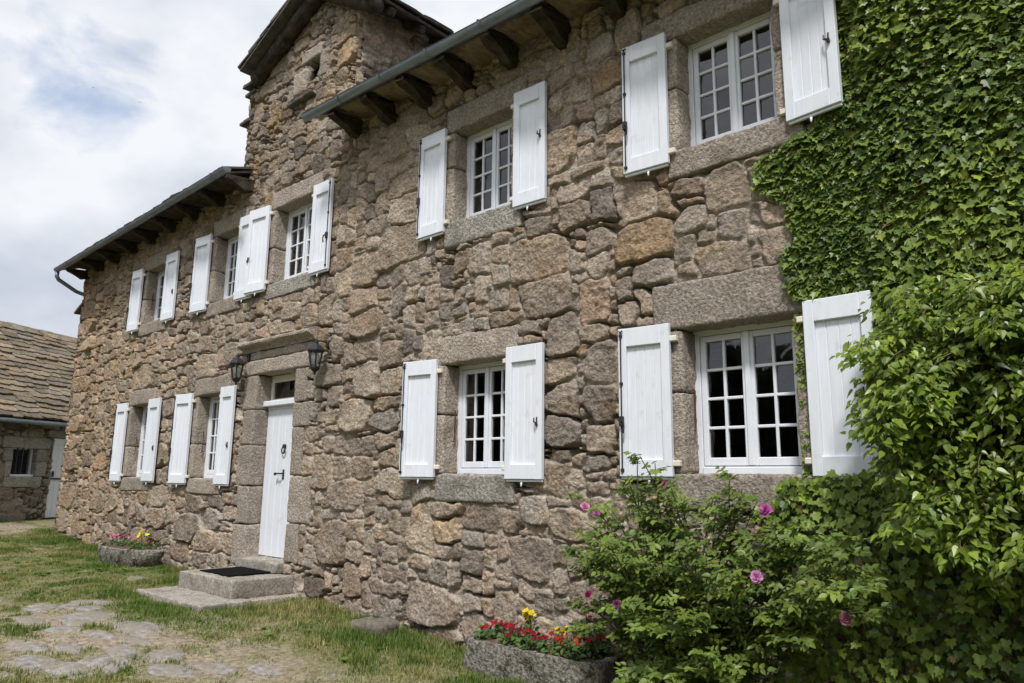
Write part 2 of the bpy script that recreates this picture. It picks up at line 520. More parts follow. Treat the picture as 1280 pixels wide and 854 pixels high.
IVY = fan([(0, 0.0), (0.30, -0.08), (0.46, 0.18), (0.30, 0.36), (0.36, 0.62), (0.15, 0.64), (0, 1.0), (-0.15, 0.64), (-0.36, 0.62), (-0.30, 0.36), (-0.46, 0.18), (-0.30, -0.08)], 0.3, 0.22)
OVATE = fan([(0, 0), (0.22, 0.12), (0.31, 0.34), (0.24, 0.62), (0.10, 0.85), (0, 1.0), (-0.10, 0.85), (-0.24, 0.62), (-0.31, 0.34), (-0.22, 0.12)], 0.4, 0.35)
HEART = fan([(0, 0), (0.26, -0.03), (0.40, 0.18), (0.36, 0.42), (0.18, 0.72), (0, 1.05), (-0.18, 0.72), (-0.36, 0.42), (-0.40, 0.18), (-0.26, -0.03)], 0.32, 0.3)
PETAL = fan([(0, 0), (0.3, 0.3), (0.42, 0.65), (0.25, 0.95), (0, 1.0), (-0.25, 0.95), (-0.42, 0.65), (-0.3, 0.3)], 0.55, 0.3)

# ------------------------------------------------------------------ ground
GX = [-400, -40, -20, -16.6, -14.2, -12.4, -11.2, -9.5, -7.5, -6.3, -5.7, -5.1, -3, 0, 20, 400]
GZ = [-1.0, -1.08, -1.12, -1.16, -1.30, -1.33, -1.33, -1.39, -1.39, -1.46, -1.49, -1.52, -1.56, -1.6, -1.7, -1.8]
def ground_z(x, y):
    return np.interp(x, GX, GZ) + 0.018 * fbm(np.asarray(x) * 0.9, np.asarray(y) * 0.9, None, 51, 3)

STONES = [[-8.41, -2.64, 0.29], [-8.27, -2.2, 0.46], [-7.75, -2.56, 0.25], [-7.39, -2.04, 0.36], [-7.35, -2.38, 0.2], [-7.27, -2.95, 0.24],
          [-6.68, -2.42, 0.3], [-6.77, -3.07, 0.34], [-6.45, -2.88, 0.3], [-6.55, -2.66, 0.24], [-6.3, -2.62, 0.17], [-6.43, -2.19, 0.26],
          [-9.1, -1.82, 0.36], [-9.16, -2.34, 0.36], [-5.86, -2.02, 0.26], [-6.01, -2.32, 0.28], [-6.56, -3.29, 0.2], [-10.45, -0.87, 0.26],
          [-9.05, -2.05, 0.28], [-7.95, -2.35, 0.22], [-7.0, -2.2, 0.2], [-8.75, -2.0, 0.25], [-5.6, -1.75, 0.2], [-7.05, -2.7, 0.2]]
def stone_near(x, y):
    d = np.full(np.shape(x), 9.0)
    for (a, b, w) in STONES:
        d = np.minimum(d, np.hypot((x - a), (y - b)) - w * 0.60)
    return d
def grass_mask(x, y):
    """1 = full grass, 0 = bare earth"""
    x = np.asarray(x, float); y = np.asarray(y, float)
    n = 0.6 * fbm(x * 1.1, y * 1.1, None, 71, 4, 0.6) + 0.5 * fbm(x * 3.1 + 5, y * 3.1, None, 73, 3)
    g = 0.85 + 0.9 * n
    # worn paved path
    band = np.exp(-(((x + 7.6) / 2.0) ** 2 + ((y + 2.4) / 0.75) ** 2))
    g -= 0.72 * band
    g += band * 1.1 * sstep(0.08, 0.4, fbm(x * 4.2, y * 4.2, None, 79, 3))
    band2 = np.exp(-(((x + 5.4) / 1.0) ** 2 + ((y + 1.6) / 0.35) ** 2))
    g -= 0.45 * band2
    sand = np.exp(-(((x + 19.0) / 1.9) ** 2 + ((y + 0.2) / 0.55) ** 2))
    g -= 1.6 * sand
    g += 0.5 * np.exp(-(((x + 13.0) / 1.4) ** 2 + ((y + 0.9) / 0.5) ** 2))
    g += 0.5 * np.exp(-((y + 0.15) / 0.3) ** 2)
    return np.clip(g, 0, 1)

gx = np.concatenate([-np.geomspace(400, 26, 14)[:-1], np.arange(-26, 3, 0.085), np.geomspace(3.2, 400, 14)])
gy = np.concatenate([-np.geomspace(400, 7, 14)[:-1], np.arange(-7, 2.2, 0.085), np.geomspace(2.5, 400, 14)])
GXX, GYY = np.meshgrid(gx, gy)
gz = ground_z(GXX, GYY) + 0.008 * fbm(GXX * 6, GYY * 6, None, 55, 2)
gm = grass_mask(GXX, GYY)
st = fbm(GXX * 2.3, GYY * 2.3, None, 77, 3) * 0.5 + 0.5
earth = np.array([0.27, 0.222, 0.17]); green = np.array([0.085, 0.11, 0.032]); straw = np.array([0.20, 0.175, 0.085])
gc = earth * (1 - gm[..., None]) + (green * (1 - st[..., None]) + straw * st[..., None]) * gm[..., None]
nv, nu = GXX.shape
ii = (np.arange(nv - 1)[:, None] * nu + np.arange(nu - 1)[None, :])
gf = np.stack([ii, ii + 1, ii + nu + 1, ii + nu], -1).reshape(-1, 4)
surf('ground_cover', None, None, scale=18, detail=8, rough=0.98, bump=0.9, bscale=45, bdist=0.02, spec=0.05, attr='col', attr_var=0.4)
ground = np_mesh('ground', np.stack([GXX, GYY, gz], -1).reshape(-1, 3), gf, 'ground_cover', None, True, gc.reshape(-1, 3))
tag(ground, kind='structure')

# flat stones of the worn path, sunk in the turf
mb = MB()
for k, (a, b, w) in enumerate(STONES):
    n = 16
    z = float(ground_z(a, b))
    ph = random.uniform(0, 1.5); asp = random.uniform(0.5, 0.72); th = random.uniform(-0.5, 0.5)
    ring = []
    for j in range(n):
        t = 2 * math.pi * j / n
        rr = w * 0.80 * random.uniform(0.86, 1.06) / (abs(math.cos(t + ph)) ** 3.2 + abs(math.sin(t + ph)) ** 3.2) ** (1 / 3.2) * (1 + 0.18 * math.sin(t * 2 + ph * 3))
        u, v = rr * math.cos(t), rr * asp * math.sin(t)
        ring.append((a + u * math.cos(th) - v * math.sin(th), b + u * math.sin(th) + v * math.cos(th)))
    b0 = len(mb.v)
    for s_, dz in ((1.0, -0.08), (1.0, 0.0), (0.86, 0.011)):
        for (x, y) in ring:
            mb.v.append(Vector((a + (x - a) * s_, b + (y - b) * s_, float(ground_z(x, y)) + dz + random.uniform(-0.003, 0.003))))
    mb.v.append(Vector((a, b, z + 0.013)))
    for lev in (0, 1):
        for j in range(n):
            mb.f.append((b0 + lev * n + j, b0 + lev * n + (j + 1) % n, b0 + (lev + 1) * n + (j + 1) % n, b0 + (lev + 1) * n + j))
    for j in range(n):
        mb.f.append((b0 + 2 * n + j, b0 + 2 * n + (j + 1) % n, b0 + 3 * n))
path = mb.build('path', 'flag_stone', None, ang=0.6)
tag(path, kind='structure')

# ------------------------------------------------------------------ rubble masonry
PAL = np.array([[0.36, 0.30, 0.245], [0.34, 0.288, 0.238], [0.305, 0.26, 0.218], [0.375, 0.308, 0.246], [0.36, 0.312, 0.262],
                [0.395, 0.33, 0.262], [0.37, 0.288, 0.23], [0.225, 0.193, 0.17], [0.39, 0.302, 0.21], [0.33, 0.295, 0.258]])
PAL = PAL * np.array([0.945, 0.93, 0.905])
PALW = np.array([4, 4, 3.2, 4, 3.6, 3, 1.1, 0.9, 0.6, 2.5]); PALW = PALW / PALW.sum()
MORTAR = np.array([0.40, 0.348, 0.285])

def layout(u0, u1, v0, v1, blocked, rng, size=1.0, manual=(), cell=0.04, valid=None):
    nu_, nv_ = int((u1 - u0) / cell) + 1, int((v1 - v0) / cell) + 1
    occ = np.zeros((nv_, nu_), bool)
    def fill(a0, a1, b0, b1):
        i0, i1 = int(round((a0 - u0) / cell)), int(round((a1 - u0) / cell))
        j0, j1 = int(round((b0 - v0) / cell)), int(round((b1 - v0) / cell))
        occ[max(j0, 0):max(j1, 0), max(i0, 0):max(i1, 0)] = True
    for b in blocked: fill(*b)
    out = []
    for (cx, cz, w, h, t, rot) in manual:
        fill(cx - w / 2, cx + w / 2, cz - h / 2, cz + h / 2)
        out.append((cx, cz, w / 2, h / 2, 3.2, rot, 0.045, t))
    for j in range(nv_):
        i = 0
        while i < nu_:
            if occ[j, i]: i += 1; continue
            uu, vv = u0 + i * cell, v0 + j * cell
            sz = size(uu, vv) if callable(size) else size
            r = rng.random()
            if r < 0.24: h = rng.integers(1, 3)
            elif r < 0.62: h = rng.integers(3, 6)
            elif r < 0.92: h = rng.integers(4, 8)
            else: h = rng.integers(7, 10)
            h = max(1, int(round(h * sz * rng.uniform(0.8, 1.25))))
            w = max(2, int(round(h * rng.uniform(0.95, 2.3)))) if h > 2 else rng.integers(2, 9)
            w = min(w, int(18 * sz) + 1)
            run = 0
            while i + run < nu_ and not occ[j, i + run] and run < w + 2: run += 1
            if run <= w + 1: w = run if run <= w else (run if rng.random() < 0.7 else w)
            h = min(h, max(1, int(w * 1.5)))
            hh = 1
            while hh < h and j + hh < nv_ and not occ[j + hh, i:i + w].any(): hh += 1
            h = hh
            occ[j:j + h, i:i + w] = True
            t = int(rng.choice(len(PAL), p=PALW))
            out.append((uu + w * cell / 2, vv + h * cell / 2, w * cell / 2, h * cell / 2, rng.uniform(3.2, 8.0),
                        rng.normal(0, 0.05), rng.uniform(0.014, 0.042), t))
            i += w
    return out

def masonry(U, V, stones, rng, seed, warp=1.0, tint=None):
    """U,V 1-D coordinates -> height (outwards), colours for the grid"""
    uu, vv = np.meshgrid(U, V)
    wu = uu + warp * (0.046 * fbm(uu * 3.1, vv * 3.1, None, seed, 2) + 0.013 * vnoise(uu * 9, vv * 9, None, seed + 3) + 0.006 * vnoise(uu * 27, vv * 27, None, seed + 4))
    wv = vv + warp * (0.038 * fbm(uu * 3.1 + 40, vv * 3.1, None, seed + 1, 2) + 0.012 * vnoise(uu * 9, vv * 9 + 30, None, seed + 5) + 0.006 * vnoise(uu * 27 + 9, vv * 27, None, seed + 6))
    sk = rng.normal(0, 1, (len(stones), 3)) * np.array([0.17, 0.20, 0.14])
    g1 = np.full(uu.shape, 9.0); g2 = np.full(uu.shape, 9.0); sid = np.zeros(uu.shape, np.int32)
    for k, (cx, cz, hw, hh, p, rot, A, t) in enumerate(stones):
        i0, i1 = np.searchsorted(U, [cx - hw - 0.13, cx + hw + 0.13])
        j0, j1 = np.searchsorted(V, [cz - hh - 0.13, cz + hh + 0.13])
        if i1 <= i0 or j1 <= j0: continue
        dx = wu[j0:j1, i0:i1] - cx; dz = wv[j0:j1, i0:i1] - cz
        c, s = math.cos(rot), math.sin(rot)
        k1, k2, k3 = sk[k]
        xr_ = (dx * c + dz * s); zr_ = (-dx * s + dz * c)
        xr_ = xr_ + k3 * zr_
        a = np.abs(xr_) / (hw * np.clip(1 + k1 * zr_ / hh, 0.5, 1.5)); b = np.abs(zr_) / (hh * np.clip(1 + k2 * xr_ / hw, 0.5, 1.5))
        d = (a ** p + b ** p) ** (1 / p)
        g = (d - 1) * min(hw, hh) * 0.9
        G1 = g1[j0:j1, i0:i1]; G2 = g2[j0:j1, i0:i1]; S = sid[j0:j1, i0:i1]
        m = g < G1
        G2[...] = np.where(m, G1, np.minimum(G2, g))
        G1[...] = np.where(m, g, G1)
        S[...] = np.where(m, k, S)
    arr = np.array([s_[:7] for s_ in stones]); tin = np.array([s_[7] for s_ in stones])
    K = len(stones)
    e = np.clip(np.minimum(-g1 + 0.006, (g2 - g1) * 0.5 - 0.003), -0.03, 1)
    A = arr[:, 6][sid]
    rr = rng.uniform(0.007, 0.026, K)[sid]
    rr = np.minimum(rr, np.minimum(arr[:, 2], arr[:, 3])[sid] * 0.9)
    t = np.clip(e / rr, 0, 1)
    prof = 1 - (1 - t) ** 2.2
    tx = rng.normal(0, 0.07, K)[sid]; tz = rng.normal(0, 0.08, K)[sid]
    du = uu - arr[:, 0][sid]; dv = vv - arr[:, 1][sid]
    ox = rng.uniform(0, 60, K)[sid]; oz = rng.uniform(0, 60, K)[sid]
    n1 = fbm(uu * 7 + ox, vv * 7 + oz, None, seed + 11, 3, 0.55)
    n2 = 1 - np.abs(fbm(uu * 9 + oz, vv * 12 + ox, None, seed + 15, 2))
    n3 = vnoise(uu * 38 + ox, vv * 38, None, seed + 21)
    n5 = np.abs(fbm(uu * 17 + oz, vv * 23 + ox, None, seed + 25, 2))
    hgt = A * prof + prof * (du * tx + dv * tz + 0.012 * n1 + 0.014 * (n2 - 0.7) + 0.005 * n3 - 0.009 * n5)
    # mortar: mostly flush and recessed, washed out in places
    mz = fbm(uu * 2.2, vv * 2.2, None, seed + 31, 3)
    mort = -0.008 + 0.009 * fbm(uu * 12, vv * 12, None, seed + 33, 3) - 0.11 * sstep(-0.10, 0.30, mz)
    hgt = hgt + (1 - sstep(0, 0.010, e)) * mort
    # tone varies from stone to stone
    brightness = rng.uniform(0.74, 1.16, K)[sid]
    base = PAL[tin][sid] * brightness[..., None]
    n4 = fbm(uu * 5 + ox, vv * 5, None, seed + 41, 3)
    base = base * (1 + 0.30 * n4[..., None] + 0.16 * n1[..., None])
    pink = np.clip(fbm(uu * 3.3 + oz, vv * 3.3, None, seed + 43, 3), 0, 1)[..., None]
    base = base * (1 - pink * np.array([0.0, 0.12, 0.25]))
    mm = sstep(-0.002, 0.010, e)[..., None]
    mcol = MORTAR * (1 + 0.25 * fbm(uu * 6, vv * 6, None, seed + 47, 3)[..., None])
    C = mcol * (1 - mm) + base * mm
    if tint is not None: C = tint(uu, vv, C)
    return uu, vv, hgt, np.clip(C, 0.02, 0.7)

# ------------------------------------------------------------------ the farmhouse
house = thing('house', (-8.5, 0, -1.4), 'long two storey rubble stone farmhouse with white shutters and a small gable above the roof', 'house')

# x0, x1, z0, z1 of each opening
OPEN = {
    'G1': (-13.60, -12.82, -0.03, 1.19), 'G2': (-11.04, -10.27, -0.03, 1.19), 'G3': (-5.48, -4.67, 0.05, 1.14), 'G4': (-2.79, -1.94, 0.06, 1.16),
    'U1': (-13.54, -12.69, 2.65, 3.64), 'U2': (-10.90, -10.14, 2.63, 3.70), 'U3': (-9.11, -8.16, 2.63, 3.71), 'U4': (-5.44, -4.62, 2.66, 3.68), 'U5': (-2.76, -1.97, 2.64, 3.64)}
DOOR = (-9.30, -8.33, -1.02, 1.37)
Zb, Zt = -1.85, 4.42

SH = [(-13.70, -1, .44, -0.10, 1.25, 1.5, 'rod'), (-12.75, 1, .44, -0.09, 1.25, 0, 'latch'), (-11.14, -1, .46, -0.11, 1.24, 8, 'rod'), (-10.21, 1, .40, -0.11, 1.26, 0, 'latch'),
      (-5.57, -1, .45, 0.015, 1.20, 9, 'rod'), (-4.60, 1, .44, 0.005, 1.21, 0, 'latch'), (-2.88, -1, .445, 0.035, 1.21, 5, 'rod'), (-1.84, 1, .445, 0.045, 1.22, 3, 'latch'),
      (-13.64, -1, .42, 2.56, 3.69, 4, 'rod'), (-12.62, 1, .44, 2.57, 3.73, -1, 'latch'), (-10.99, -1, .46, 2.53, 3.75, 6, 'rod'), (-10.06, 1, .46, 2.53, 3.79, -2, 'latch'),
      (-9.21, -1, .46, 2.55, 3.78, 7, 'plain'), (-8.09, 1, .41, 2.56, 3.76, -1, 'rod'), (-5.54, -1, .42, 2.56, 3.73, 0, 'rod'), (-4.54, 1, .39, 2.57, 3.76, -2, 'latch'),
      (-2.84, -1, .41, 2.53, 3.69, 4, 'rod'), (-1.87, 1, .40, 2.55, 3.66, 7, 'latch')]

DRESS = []       # (name, x0,x1,z0,z1, mat)
for k, (x0, x1, z0, z1) in OPEN.items():
    g = 'granite'
    lh = {'G4': 0.38, 'G3': 0.30, 'U4': 0.28, 'U5': 0.24}.get(k, 0.27)
    sh = {'G3': 0.27, 'U4': 0.28, 'U5': 0.24, 'G4': 0.26}.get(k, 0.23)
    le = {'G4': (0.27, 0.12), 'G3': (0.10, 0.18), 'U5': (0.35, 0.3)}.get(k, (0.14, 0.20))
    DRESS.append(('lintel', x0 - le[0], x1 + le[1], z1, z1 + lh, g))
    DRESS.append(('window_sill', x0 - 0.12, x1 + (0.14 if k != 'U5' else 0.2), z0 - sh, z0, 'granite_grey' if k in ('U4', 'G3', 'U3') else g))
    for sd in (-1, 1):
        zs = z0 + (z1 - z0) * random.uniform(0.4, 0.62)
        for (a, b) in ((z0, zs), (zs, z1)):
            w = random.uniform(0.15, 0.24)
            DRESS.append(('jamb_stone', x0 - w, x0, a, b, g) if sd < 0 else ('jamb_stone', x1, x1 + w, a, b, g))
dz = [-1.15, -0.62, -0.12, 0.42, 0.90, 1.37]
for i in range(5):
    DRESS.append(('jamb_stone', DOOR[0] - [0.36, 0.30, 0.38, 0.30, 0.36][i], DOOR[0], dz[i], dz[i + 1], 'granite'))
dz = [-1.02, -0.55, 0.02, 0.62, 0.93, 1.37]
for i in range(5):
    DRESS.append(('jamb_stone', DOOR[1], DOOR[1] + [0.30, 0.50, 0.26, 0.42, 0.28][i], dz[i], dz[i + 1], 'granite'))
DRESS.append(('lintel', DOOR[0] - 0.34, DOOR[1] + 0.28, 1.37, 1.58, 'granite'))
DRESS.append(('frieze_stone', DOOR[0] - 0.36, DOOR[1] + 0.34, 1.58, 1.70, 'granite'))
CORN = (DOOR[0] - 0.42, DOOR[1] + 0.42, 1.70, 1.87)
DRESS.append(('doorway_threshold', DOOR[0] - 0.02, DOOR[1] + 0.01, -1.16, -1.02, 'step_stone'))

def gable_top(x):
    return np.where(x < -8.2, 6.68 + 0.42 * (x + 8.2), 6.68 - 0.62 * (x + 8.2))
blocked = [(d[1], d[2], d[3], d[4]) for d in DRESS] + [(v[0], v[1], v[2], v[3]) for v in OPEN.values()] + [DOOR, CORN]
manual = [(-3.12, 1.93, 0.62, 0.36, 8, 0.06), (-4.02, 0.42, 0.40, 0.30, 7, 0.0), (-4.3, -0.25, 0.30, 0.28, 9, 0), (-3.95, -0.35, 0.42, 0.30, 0, 0),
          (-7.0, 0.72, 0.56, 0.40, 0, 0.0), (-7.1, -0.2, 0.55, 0.34, 1, 0), (-5.6, -1.2, 0.78, 0.40, 2, -0.1), (-7.35, -0.75, 0.5, 0.5, 0, 0.1),
          (-6.3, -0.05, 0.55, 0.30, 4, 0.0), (-6.9, 1.75, 0.62, 0.32, 3, 0.05), (-10.1, 1.75, 0.46, 0.36, 4, 0), (-11.0, -0.75, 0.7, 0.42, 2, 0.05),
          (-12.1, -0.65, 0.5, 0.36, 3, 0), (-10.5, -0.9, 0.7, 0.3, 0, 0), (-4.05, 3.0, 0.5, 0.40, 3, 0), (-3.85, 2.35, 0.36, 0.26, 0, 0),
          (-16.4, 2.6, 0.9, 0.3, 5, 0), (-16.5, 1.0, 0.8, 0.34, 0, 0), (-16.4, 3.0, 0.8, 0.32, 5, 0.05), (-16.5, 0.3, 0.7, 0.4, 1, 0), (-16.4, -0.4, 0.8, 0.5, 2, 0),
          (-16.4, 1.8, 0.9, 0.34, 3, 0), (-7.62, 4.9, 0.5, 0.24, 4, 0), (-7.6, 5.5, 0.52, 0.36, 5, 0)]
rngw = np.random.default_rng(5)
def ssize(u, v):
    if v > 4.2: return 0.72
    if v > 3.75: return 0.8
    if v > 1.5 and u < -9.5: return 0.95
    return 1.18
blk = blocked + [(-17.3, -10.24, Zt + 0.2, 7), (-7.24, 1.5, Zt + 0.2, 7)]
stones = layout(-17.1, 1.4, Zb, 6.6, blk, rngw, ssize, manual)
dxs = []; x = -17.0
while x < 1.0:
    dxs.append(x)
    x += float(np.interp(x, [-17, -10, -1.8, -1.4, 1.0], [0.022, 0.0165, 0.0115, 0.03, 0.05]))
dxs[-1] = 1.0
# keep grid lines on the tower edges
XU = np.array(dxs)
for q in (-10.22, -7.28): XU[np.argmin(np.abs(XU - q))] = q
ZV = np.arange(Zb, 6.72, 0.0118)
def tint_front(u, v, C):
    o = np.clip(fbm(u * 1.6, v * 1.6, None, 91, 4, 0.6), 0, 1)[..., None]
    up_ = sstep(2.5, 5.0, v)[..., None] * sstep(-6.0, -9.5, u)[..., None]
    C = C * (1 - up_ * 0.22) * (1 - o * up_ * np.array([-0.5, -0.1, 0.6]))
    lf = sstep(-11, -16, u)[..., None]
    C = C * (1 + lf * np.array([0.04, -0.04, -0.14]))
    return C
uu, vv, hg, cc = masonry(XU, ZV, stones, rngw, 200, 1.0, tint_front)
# push the rubble back where dressed stone stands
for (n_, a, b, c, d, m_) in DRESS + [('c', *CORN, '')]:
    i0, i1 = np.searchsorted(XU, [a + 0.012, b - 0.012]); j0, j1 = np.searchsorted(ZV, [c + 0.012, d - 0.012])
    hg[j0:j1, i0:i1] = -0.06
for (hx, sd, w_, a_, b_, an_, st__) in SH:
    xa, xb = (hx - w_ - 0.03, hx + 0.06) if sd < 0 else (hx - 0.06, hx + w_ + 0.03)
    i0, i1 = np.searchsorted(XU, [xa, xb]); j0, j1 = np.searchsorted(ZV, [a_ - 0.06, b_ + 0.03])
    blk_ = hg[j0:j1, i0:i1]
    hg[j0:j1, i0:i1] = np.where(blk_ > 0.012, 0.012 + (blk_ - 0.012) * 0.12, blk_)
valid = np.ones(uu.shape, bool)
for v in list(OPEN.values()) + [(DOOR[0], DOOR[1], -1.16, DOOR[3])]:
    valid &= ~((uu > v[0] - 0.05) & (uu < v[1] + 0.05) & (vv > v[2] - 0.05) & (vv < v[3] + 0.05))
top = np.where((uu >= -10.221) & (uu <= -7.279), gable_top(uu), Zt)
valid &= vv < top
# tower: top left corner steps in under its ledge stones
valid &= ~((uu < -10.04) & (vv > 5.86) & (uu > -10.3))
# little dark opening in the gable, and putlog holes
valid_hole = (np.abs(uu + 8.37 - 0.35 * (vv - 5.57)) < 0.115) & (np.abs(vv - 5.57) < 0.15)
valid &= ~valid_hole
Xd = uu + (uu < -16.93) * 0.0
edge = np.exp(-((uu + 17.0) / 0.10) ** 2)
Xd = uu - edge * (0.10 * fbm(vv * 3.0, vv * 0.0 + 3.3, None, 301, 3)) * np.exp(-((uu + 17.0) / 0.05) ** 2)
hg = hg - 0.05 * np.exp(-((uu + 17.0) / 0.04) ** 2)
for q in (-10.22, -7.28):
    hg = hg - (vv > Zt) * 0.06 * np.exp(-((uu - q) / 0.035) ** 2)
    Xd = Xd + (vv > Zt - 0.05) * np.exp(-((uu - q) / 0.05) ** 2) * 0.06 * fbm(vv * 5.0, vv * 0.0 + q, None, 305, 3)
nv, nu = uu.shape
ii = (np.arange(nv - 1)[:, None] * nu + np.arange(nu - 1)[None, :])
quads = np.stack([ii, ii + 1, ii + nu + 1, ii + nu], -1)
vq = valid[:-1, :-1] & valid[1:, :-1] & valid[:-1, 1:] & valid[1:, 1:]
F = quads[vq]
used = np.unique(F)
remap = np.full(nv * nu, -1, np.int64); remap[used] = np.arange(len(used))
VV = np.stack([Xd, -hg, vv], -1).reshape(-1, 3)[used]
np_mesh('front_wall', VV, remap[F], 'rubble_stone', house, True, cc.reshape(-1, 3)[used])

def side_wall(name, p0, udir, nrm, ulen, z0, z1, parent, seed, size=0.8, step=0.03, blocked=(), holes=(), ztop=None, tint=None):
    rng = np.random.default_rng(seed)
    st_ = layout(0, ulen, z0, z1, blocked, rng, size)
    U = np.linspace(0, ulen, int(ulen / step) + 1); V = np.arange(z0, z1 + step, step)
    u, v, h, c = masonry(U, V, st_, rng, seed, 1.0, tint)
    ok = np.ones(u.shape, bool)
    for b in blocked:
        h = np.where((u > b[0] + 0.02) & (u < b[1] - 0.02) & (v > b[2] + 0.02) & (v < b[3] - 0.02), -0.05, h)
    for b in holes: ok &= ~((u > b[0]) & (u < b[1]) & (v > b[2]) & (v < b[3]))
    if ztop is not None: ok &= v < ztop(u)
    P = np.array(p0)[None, None, :] + u[..., None] * np.array(udir) + v[..., None] * np.array([0, 0, 1.0]) + h[..., None] * np.array(nrm)
    a, b = u.shape
    q = (np.arange(a - 1)[:, None] * b + np.arange(b - 1)[None, :])
    Q = np.stack([q, q + 1, q + b + 1, q + b], -1)
    k = ok[:-1, :-1] & ok[1:, :-1] & ok[:-1, 1:] & ok[1:, 1:]
    return np_mesh(name, P.reshape(-1, 3), Q[k], 'rubble_stone', parent, True, c.reshape(-1, 3))

side_wall('end_wall', (-17.03, 6.5, 0), (0, -1, 0), (-1, 0, 0), 6.5, Zb, 4.4, house, 31, 1.1, 0.045)
side_wall('gable_side_wall', (-7.28, 0.0, 0), (0, 1, 0), (1, 0, 0), 4.0, 4.3, 6.12, house, 33, 0.75, 0.02)
side_wall('gable_side_wall', (-10.22, 4.0, 0), (0, -1, 0), (-1, 0, 0), 4.0, 4.3, 6.0, house, 34, 0.75, 0.035)
mb = MB(); mb.box(-17, 1.0, 6.5, 6.8, -1.85, 4.4); mb.build('back_wall', 'inner_plaster', house)
mb = MB(); mb.box(1.0, 1.3, 0.02, 6.5, -1.85, 4.4); mb.build('end_wall', 'inner_plaster', house)
mb = MB(); mb.box(-16.9, 0.9, 0.3, 6.4, 3.98, 4.1); mb.build('attic_floor', 'inner_plaster', house)
mb = MB(); mb.box(-16.9, 0.9, 0.45, 6.4, 1.75, 1.95); mb.build('upper_floor', 'inner_plaster', house)

# dressed stones
for k, (n_, a, b, c, d, m_) in enumerate(DRESS):
    mb = MB()
    g = 0.004
    y0 = {'lintel': -0.030, 'window_sill': -0.035, 'jamb_stone': -0.018 - 0.012 * random.random(), 'frieze_stone': -0.02, 'doorway_threshold': -0.12}[n_]
    far = a < -9.9
    mb.rblock(a + g, b - g, y0, 0.36, c + g, d - g, r=0.022 if n_ != 'lintel' else 0.026, seg=0.06 if far else 0.04, amp=0.016, seed=k + 60, fine=0.008)
    mb.build(n_, m_, house, ang=0.7)
# cornice over the door: moulded course
mb = MB()
prof = [(0.10, 1.70), (-0.03, 1.70), (-0.045, 1.725), (-0.075, 1.75), (-0.115, 1.765), (-0.135, 1.79), (-0.135, 1.815), (-0.12, 1.83), (-0.03, 1.865), (0.10, 1.87)]
xs = np.linspace(CORN[0], CORN[1], 40)
b0 = 0
for i, x_ in enumerate(xs):
    inset = 0.0
    for (y_, z_) in prof:
        e = min(i, len(xs) - 1 - i)
        sx = 0.0
        jitter = 0.006 * float(fbm(np.array([x_ * 9]), np.array([z_ * 20]), None, 5, 2)[0])
        mb.v.append(Vector((x_, y_ + jitter, z_ + 0.008 * float(fbm(np.array([x_ * 5]), np.array([z_ * 9]), None, 8, 2)[0]))))
n_ = len(prof)
for i in range(len(xs) - 1):
    for j in range(n_ - 1):
        mb.f.append((i * n_ + j, i * n_ + j + 1, (i + 1) * n_ + j + 1, (i + 1) * n_ + j))
mb.f.append(tuple(range(n_))); mb.f.append(tuple((len(xs) - 1) * n_ + j for j in range(n_)))
mb.build('door_cornice', 'granite', house, ang=0.6)

# ledge stones on the tower's left edge and the slab on the left end
for k, (a, b, z_, y0, y1) in enumerate([(-10.30, -9.98, 5.86, -0.06, 0.8), (-10.42, -10.12, 5.42, -0.05, 0.5), (-10.30, -10.0, 5.99, -0.10, 0.6)]):
    MB().rblock(a, b, y0, y1, z_ - 0.028, z_ + 0.028, r=0.012, seg=0.05, amp=0.012, seed=k + 5).build('ledge_stone', 'slate_roof', house, ang=0.6)
M_ = Matrix.Translation(Vector((-17.50, 0.22, 3.56))) @ Matrix.Rotation(R(-16), 4, 'Y')
MB().rblock(-0.26, 0.3, -0.15, 0.6, -0.03, 0.03, r=0.012, seg=0.06, amp=0.012, seed=9).xform(M_).build('ledge_stone', 'slate_roof', house, ang=0.6)
# dressed pieces round the little gable opening
MB().rblock(-8.86, -8.50, -0.08, 0.1, 5.27, 5.66, r=0.12, seg=0.035, amp=0.03, seed=44).build('corbel_stone', 'granite', house, smooth=True)
MB().rblock(-8.92, -8.30, -0.11, 0.1, 5.15, 5.22, r=0.03, seg=0.035, amp=0.03, seed=45).build('ledge_stone', 'slate_roof', house, smooth=True)
MB().rblock(-8.24, -8.03, -0.025, 0.1, 5.40, 5.80, r=0.03, seg=0.035, amp=0.02, seed=46).build('jamb_stone', 'granite', house, ang=0.7)
MB().rblock(-8.72, -8.20, -0.045, 0.1, 5.74, 5.92, r=0.03, seg=0.035, amp=0.03, seed=47).build('lintel', 'granite', house, ang=0.7)

